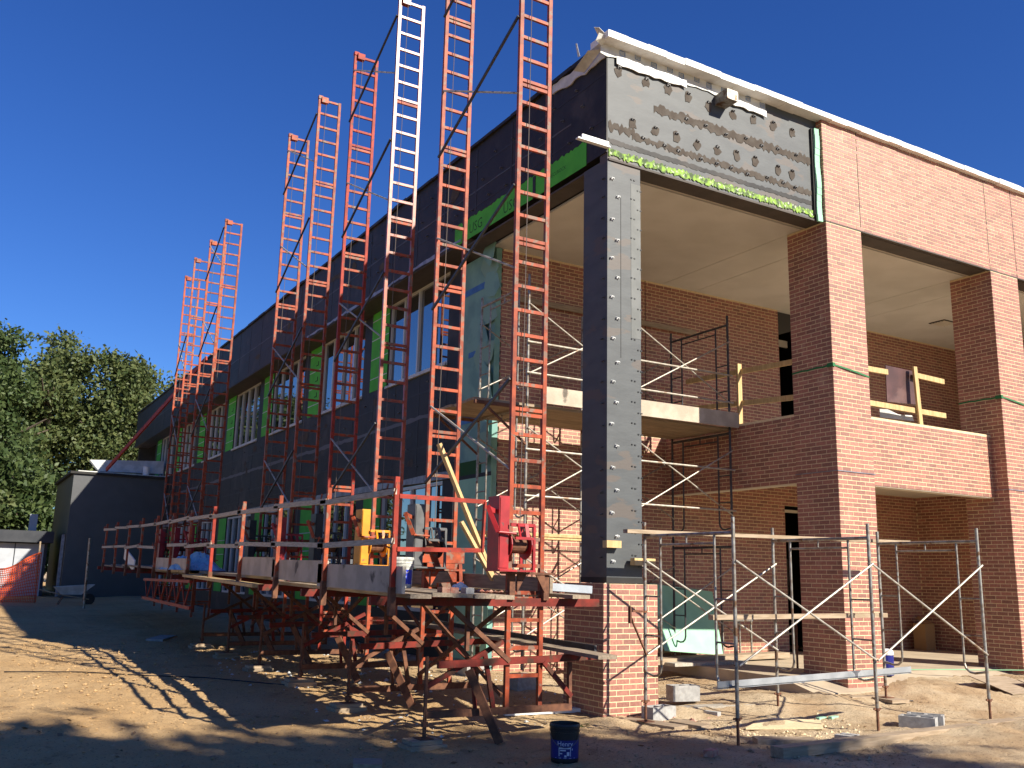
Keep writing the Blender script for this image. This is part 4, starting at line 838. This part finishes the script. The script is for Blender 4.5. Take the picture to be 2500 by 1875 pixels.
for (p, q, w, h, m, lab) in [((.10,-2.72),(4.75,-2.46),.16,.10,WOODX,'long grey timber lying across the front of the yard'),((.72,-1.02),(.58,-.62),.24,.05,WOODX,'short flat board behind the front scaffold foot'),((.50,-2.02),(1.05,-2.35),.24,.06,WOODX,'weathered plank offcut beside the grey sill'),((1.25,.1),(2.2,-.28),.22,.05,RAIL,'stacked grey boards beside the brick pier'),((4.5,-.6),(3.75,-.52),.14,.05,WOODX,'short board stacked by the far frame'),((1.8,-2.62),(2.5,-2.42),.14,.04,WOODX,'thin offcut beside the long grey timber'),((-3.2,11.5),(-2.7,12.6),.35,.05,CONC,'pale flat slab in the shade under the walkway'),((-.9,.9),(.1,.55),.25,.05,WHITE,'white board lying behind the brick pier'),((-3.6,-.95),(-3.35,-1.05),.3,.07,WOODX,'half buried board in the shaded dirt')]:
    za, zb = G(*p), G(*q); o = MB().bar((p[0],p[1],za+h/2),(q[0],q[1],zb+h/2),w,h).build('loose_board', m); tag(o, lab, 'board')
o = MB().slab([(1.05,-1.32,G(1.05,-1.32)+.02),(1.85,-1.75,G(1.85,-1.75)+.02),(2.25,-1.35,G(2.25,-1.35)+.02),(1.65,-1.0,G(1.65,-1.0)+.03)], .02); tag(o.build('mortar_board', MO), 'board heaped with pale mortar sand on the dirt', 'board')
for i, (x, y, lab) in enumerate([(6.7,-.95,'dusty bent sheet lying on the dirt in front of the far pillar'),(7.3,-1.35,'second dusty bent sheet overlapping the first')]):
    z = G(x,y); o = MB().slab([(x-.35,y-.3,z+.02),(x+.45,y-.35,z+.03),(x+.5,y+.3,z+.18),(x-.4,y+.35,z+.22)], .012); tag(o.build('bent_sheet', WOODX), lab, 'sheet')
for i, (x, y) in enumerate([(2.35,-1.22),(2.5,-1.28),(3.6,-2.1),(3.85,-2.2)]):
    z = G(x,y); o = MB().bar((x,y,z+.02),(x+.16,y+.03,z+.02),.05,.03).build('foam_scrap', FOAM); tag(o, 'mint green foam scrap on the dirt', 'scrap', 'green foam scraps')
# ---- left yard
def wheelbarrow(x, y, z):
    t = thing('wheelbarrow', 'grey wheelbarrow parked against the dark annex wall', 'wheelbarrow', (x,y,z))
    tr = MB(); b = [(-.30,-.18),(.35,-.18),(.35,.18),(-.30,.18)]; tp = [(-.55,-.32),(.75,-.30),(.75,.30),(-.55,.32)]
    tr.add([(x+a,y+c,z+.36) for a,c in b]+[(x+a,y+c,z+.62+.10*(a>0)) for a,c in tp], [(0,1,2,3),(0,1,5,4),(1,2,6,5),(2,3,7,6),(3,0,4,7)]); tr.build('tray', BSTEEL, t)
    w = MB().lathe((x+.62,y-.05,z+.2), [(.10,0),(.2,.0),(.2,.1),(.10,.1)], 18, 'y'); w.build('wheel', BUCK, t)
    for s in (-1,1): MB().tube([(x+.62,y+s*.08,z+.2),(x-.2,y+s*.22,z+.33),(x-1.0,y+s*.28,z+.52)], .02, 6).build('handle', WOODX, t); MB().tube([(x-.2,y+s*.2,z+.34),(x-.38,y+s*.22,z+.0)], .015, 6).build('leg', RUST, t)
wheelbarrow(-3.25, 27.5, G(-3.2,27.5))
tag(MB().tube([(-3.05,25,G(-3,25)-.1),(-3.1,25,G(-3,25)+2.3)], .04, 8).build('standing_pipe', GALV), 'tall grey pipe standing in front of the dark annex', 'pipe')
t = thing('safety_fence', 'torn orange plastic mesh fence sagging from a stake', 'fence', (-4.9,28.5,G(-4.9,28.5)))
fz = G(-4.9,28.5)
def FP(u, v_): return (-6.4+2.15*u, 28.5+.15*sin(6*u), fz+.02+(1.05+.65*u*u+.08*sin(9*u))*v_)
for i in range(40):
    u = i/39; MB().tube([FP(u, k/6) for k in range(7)], .012, 4, cap=False).build('mesh_strand', FENC, t)
for k in range(16): MB().tube([FP(i/14, k/15) for i in range(15)], .012 if k < 15 else .03, 4, cap=False).build('mesh_strand', FENC, t)
tag(MB().tube([(-4.28,28.52,fz-.1),(-4.33,28.5,fz+2.15)], .03, 6).build('fence_stake', WOODX), 'thin wooden stake holding the orange fence', 'stake')
# annex
AN = thing('annex_building', 'low dark stucco annex at the far end of the left facade', 'building', (-1.2, 36, .4))
MB().box(-3.06, XW+.3, 33, 40, -.2, 5.50).build('wall', mat('annex_coating', (.030,.032,.036), .50, (.022,.024,.028), 2, .001, 12, spec=1.), AN); MB().box(-3.2, XW, 32.9, 40.1, 5.50, 5.60).build('roof_edge', BLK, AN); MB().box(-2.9, XW, 33.1, 39.9, 5.60, 5.66).build('roof', WRAP, AN)
MB().bar((-3.15,33.4,.5),(-3.15,33.4,3.0),.12,.12,(0,1,0)).build('downpipe', FLASH, AN)
a = MB(); a.add([(-2.45,33.6,6.18),(.55,33.6,6.36),(.55,33.6,5.80),(-2.05,33.6,5.72),(-2.45,34.0,6.18),(.55,34.0,6.36),(.55,34.0,5.80),(-2.05,34.0,5.72)], [(0,3,2,1),(4,5,6,7),(0,1,5,4),(3,7,6,2),(0,4,7,3),(1,2,6,5)]); tag(a.build('metal_trough', BSTEEL), 'long pale metal trough lying on the annex roof', 'trough')
t = thing('white_pail', 'white pail among scraps on the annex roof', 'pail', (-.2,33.3,5.66)); MB().lathe((-.2,33.3,5.66), [(.13,0),(.15,.36)], 16).build('shell', WHITE, t)
SH = thing('grey_shed', 'low grey metal shed with flat roof behind the orange fence', 'shed', (-6,35,.4))
MB().box(-9.5,-3.62,34.3,38,-.2,2.65).build('wall', STUCD, SH); MB().box(-9.6,-3.45,33.9,38.2,2.65,3.12).build('roof', STUCD, SH)
for i in range(5): MB().box(-9.2+i*1.1,-8.14+i*1.1,34.27,34.299,.3,2.6).build('wall_panel', GREYP, SH)
MB().box(-4.3,-4.0,36,36.3,3.12,3.9).build('vent_stack', GREYP, SH)
tag(MB().bar((-.15,23.5,9.0),(-1.9,32.5,5.7),.06,.16).build('sloping_timber', RED2), 'long faded red timber sloping from the fascia down to the annex roof', 'timber')

# ================================================================ TREES
def crown(lobes, n, leaf, seed, m, name='crown'):
    r = np.random.default_rng(seed); L_ = np.array(lobes, float); vol = L_[:,3]*L_[:,4]*L_[:,5]; pick = r.choice(len(L_), n, p=vol/vol.sum())
    d = r.normal(size=(n,3)); d /= np.linalg.norm(d, axis=1)[:,None]; rad = r.uniform(0,1,n)**(1/2.2)
    # clump leaves round twig points
    ncl = n//26; tw = r.integers(0, ncl, n); twp = r.choice(len(L_), ncl, p=vol/vol.sum()); td = r.normal(size=(ncl,3)); td /= np.linalg.norm(td,axis=1)[:,None]
    trd = r.uniform(.25,1.08,ncl)**(.7); tc = L_[twp,:3]+td*trd[:,None]*L_[twp,3:6]
    P = tc[tw]+r.normal(size=(n,3))*leaf*np.array([2.9,2.9,1.7])
    u = r.normal(size=(n,3)); u /= np.linalg.norm(u,axis=1)[:,None]; w = np.cross(u, r.normal(size=(n,3))); w /= np.linalg.norm(w,axis=1)[:,None]
    s = leaf*r.uniform(.6,1.3,n)[:,None]
    V = np.stack([P-u*s, P+w*s*.55, P+u*s, P-w*s*.55], 1).reshape(-1,3); F = np.arange(4*n).reshape(n,4)
    return tri_mesh(name, V, F, m)
def limbs(base, h, seed, r0):
    rr = random.Random(seed); a = MB(); b = Vector(base)
    pts = [b+Vector((rr.uniform(-.2,.2)*i, rr.uniform(-.2,.2)*i, h*i/5)) for i in range(6)]; pts[0].z -= .3
    a.tube(pts, r0, 8, r2=r0*.3)
    for i in range(9):
        s = pts[rr.randint(1,4)]; th = rr.uniform(0,2*pi); L_ = h*rr.uniform(.25,.5); e = s+Vector((cos(th)*L_*.8, sin(th)*L_*.8, L_*.6))
        a.tube([s, (s+e)/2+Vector((0,0,L_*.08)), e], r0*.35, 6, r2=r0*.07)
    return a
def tree(x, y, h, wd, seed, lab, group, n=26000, leaf=.16, m=LEAF, z=None, low=.18, ctr=.6, vr=.30, top=.92):
    rr = random.Random(seed); z = float(gz(x,y)) if z is None else z
    t = thing('tree', lab, 'tree', (x,y,z), group)
    limbs((x,y,z), h*.66, seed, .03*h).build('trunk', BARK, t)
    lob = [(x,y,z+h*ctr,wd*.46,wd*.46,h*vr)]
    for i in range(24):
        th = rr.uniform(0,2*pi); q = rr.uniform(.35,.95)*wd; zz = rr.uniform(low,top)
        k = wd*rr.uniform(.15,.33)*(1.15-.5*abs(zz-.5)); lob.append((x+q*cos(th)*(1.1-zz*.75), y+q*sin(th)*(1.1-zz*.75), z+h*zz, k, k, k*.8))
    o = bpy.data.objects.new('crown', crown(lob, n, leaf, seed, m)); col.objects.link(o); o.parent = t; o.matrix_local = Matrix.Translation((-x,-y,-z)); return t
gT = 'oaks behind the annex'
for (x, y, h, w_, sd_, lab, m_) in [(-12.0,56,14.6,4.8,1,'broad dark oak rising behind the grey shed, partly outside the frame',LEAF),(-6.6,60,18.0,4.6,2,'tallest oak with a pointed top behind the annex corner',LEAF),(-1.8,64,18.6,4.6,3,'round topped oak just right of the tallest one',LEAF2),(1.8,62,17.4,4.2,4,'thin loose oak whose twigs show sky behind the building end',LEAF2),(7.0,66,16.5,5.0,5,'oak half hidden behind the far end of the roof',LEAF2),(-8.8,47,9.5,4.0,6,'low bushy oak right behind the grey shed roof',LEAF2),(-13.5,50,8,4.6,7,'dark low thicket tree behind the shed, at its outer end',LEAF),(-4.6,50,8.5,4.0,8,'dark low tree squeezed between the shed and the annex',LEAF)]:
    tree(x, y, h, w_, sd_, lab, gT, n=30000 if h > 12 else 18000, leaf=.17, m=m_, low=.06)
# trees across the yard (mirrored in the windows) and street trees behind the camera that shade the yard
for i, (x, y, h, w_) in enumerate([(-34,22,11,5),(-38,34,12,5.5),(-33,46,11,5),(-40,58,13,6),(-36,10,10,5),(-44,72,13,7)]): tree(x, y, h, w_, 20+i, 'leafy tree on the far side of the yard, mirrored in the upper windows', 'trees mirrored in the windows', n=7000, leaf=.32, m=LEAF2)
SHADE = [(.6,-19.1,18.,3.1),(3.7,-20.7,18.,3.2),(7.0,-22.3,18.,3.0),(-2.6,-18.0,18.,2.6)]
for i, (x, y, h, w_) in enumerate(SHADE): tree(x, y, h, w_, 40+i, ['street tree whose shade falls across the foreground dirt','street tree whose shade reaches the pail','street tree whose shade reaches the front scaffold foot','street tree whose dappled shade falls on the sandy yard corner'][i], 'shade trees on the street side', n=14000, leaf=.22, m=LEAF, low=.62, ctr=.70, vr=.08, top=.78)

# ================================================================ SCATTER
def scatter(name, n, region, smin, smax, m, lab, seed, flat=.6, dens=None):
    r = np.random.default_rng(seed); Vs = []; Fs = []; k = 0
    base = np.array([(1,0,0),(-1,0,0),(0,1,0),(0,-1,0),(0,0,1),(0,0,-1)], float); fc = [(0,2,4),(2,1,4),(1,3,4),(3,0,4),(2,0,5),(1,2,5),(3,1,5),(0,3,5)]
    X = r.uniform(region[0],region[1],n); Y = r.uniform(region[2],region[3],n); S_ = smin+(smax-smin)*r.uniform(0,1,n)**3
    Z = gzn(X,Y); V = base[None]*S_[:,None,None]*r.uniform(.5,1.3,(n,6,1))
    a = r.uniform(0,6.28,n); c, s = np.cos(a)[:,None], np.sin(a)[:,None]; Vx = V[:,:,0]*c-V[:,:,1]*s; Vy = V[:,:,0]*s+V[:,:,1]*c
    V = np.stack([Vx+X[:,None], Vy+Y[:,None], V[:,:,2]*flat+(Z+S_*flat*.35)[:,None]], -1)
    F = (np.array(fc)[None]+6*np.arange(n)[:,None,None]).reshape(-1,3); o = bpy.data.objects.new(name, tri_mesh(name, V.reshape(-1,3), F, m)); col.objects.link(o); o['kind'] = 'stuff'; return tag(o, lab, 'debris')
scatter('dirt_clods', 9000, (-7,8,-4,5), .004, .028, DIRT, 'small dirt clods and pebbles over the sandy yard', 1)
scatter('dirt_clods', 3500, (-6,-1,4,16), .006, .04, DIRT, 'dirt clods in the shaded yard beside the walkway', 2)
scatter('dirt_clods', 9000, (.3,8.5,-3.3,-.1), .004, .03, DIRT, 'dirt clods and sand lumps in front of the porch', 12)
scatter('mortar_crumbs', 900, (.8,2.6,-2.7,-.9), .006, .035, MO, 'pale mortar crumbs around the mortar board', 3)
scatter('mortar_crumbs', 500, (-3.2,.5,0,9), .008, .045, BSTEEL, 'white scraps and crumbs on the dirt below the walkway', 4)
scatter('brick_chips', 160, (.5,2.4,-.6,.6), .01, .05, BRSH, 'broken brick chips beside the pier foot', 5)
def litter(name, n, reg, m, lab, seed, size=.04, ar=.5):
    r = np.random.default_rng(seed); X = r.uniform(reg[0],reg[1],n); Y = r.uniform(reg[2],reg[3],n); Z = gzn(X,Y)+.012; P = np.stack([X,Y,Z],-1)
    a = r.uniform(0,6.28,n); u = np.stack([np.cos(a),np.sin(a),r.uniform(-.25,.35,n)],-1); w = np.stack([-np.sin(a),np.cos(a),r.uniform(-.4,.5,n)],-1); s = (size*r.uniform(.4,1.3,n))[:,None]
    V = np.stack([P-u*s,P+w*s*ar,P+u*s,P-w*s*ar],1).reshape(-1,3); o = bpy.data.objects.new(name, tri_mesh(name,V,np.arange(4*n).reshape(n,4),m)); col.objects.link(o); o['kind'] = 'stuff'; tag(o, lab, 'litter')
litter('fallen_leaves', 420, (-8,6,-4,9), DRY, 'dry fallen leaves lying over the yard', 7); litter('straw', 900, (-1,6,-3,.6), STICK, 'thin straw and twigs on the sand by the porch', 8, .07, .05); litter('weed_tuft', 160, (-.6,.1,-.35,.0), LEAF2, 'small green weeds growing at the foot of the pier', 9, .04, .2)
for i, pts in enumerate([[(-6.2,6.5),(-5.2,6.2),(-4.4,5.4),(-3.6,5.1),(-2.6,3.6),(-1.9,2.8)],[(1.2,-.9),(2.2,-.8),(3.0,-1.0),(4.0,-.7),(4.6,-.9)]]):
    a = MB().tube([(x,y,G(x,y)+.015) for x,y in pts], .008, 5); tag(a.build('power_cord', BUCK), ['dark cord snaking over the shaded dirt beside the walkway','dark cord lying over the sand below the low scaffold'][i], 'cord')
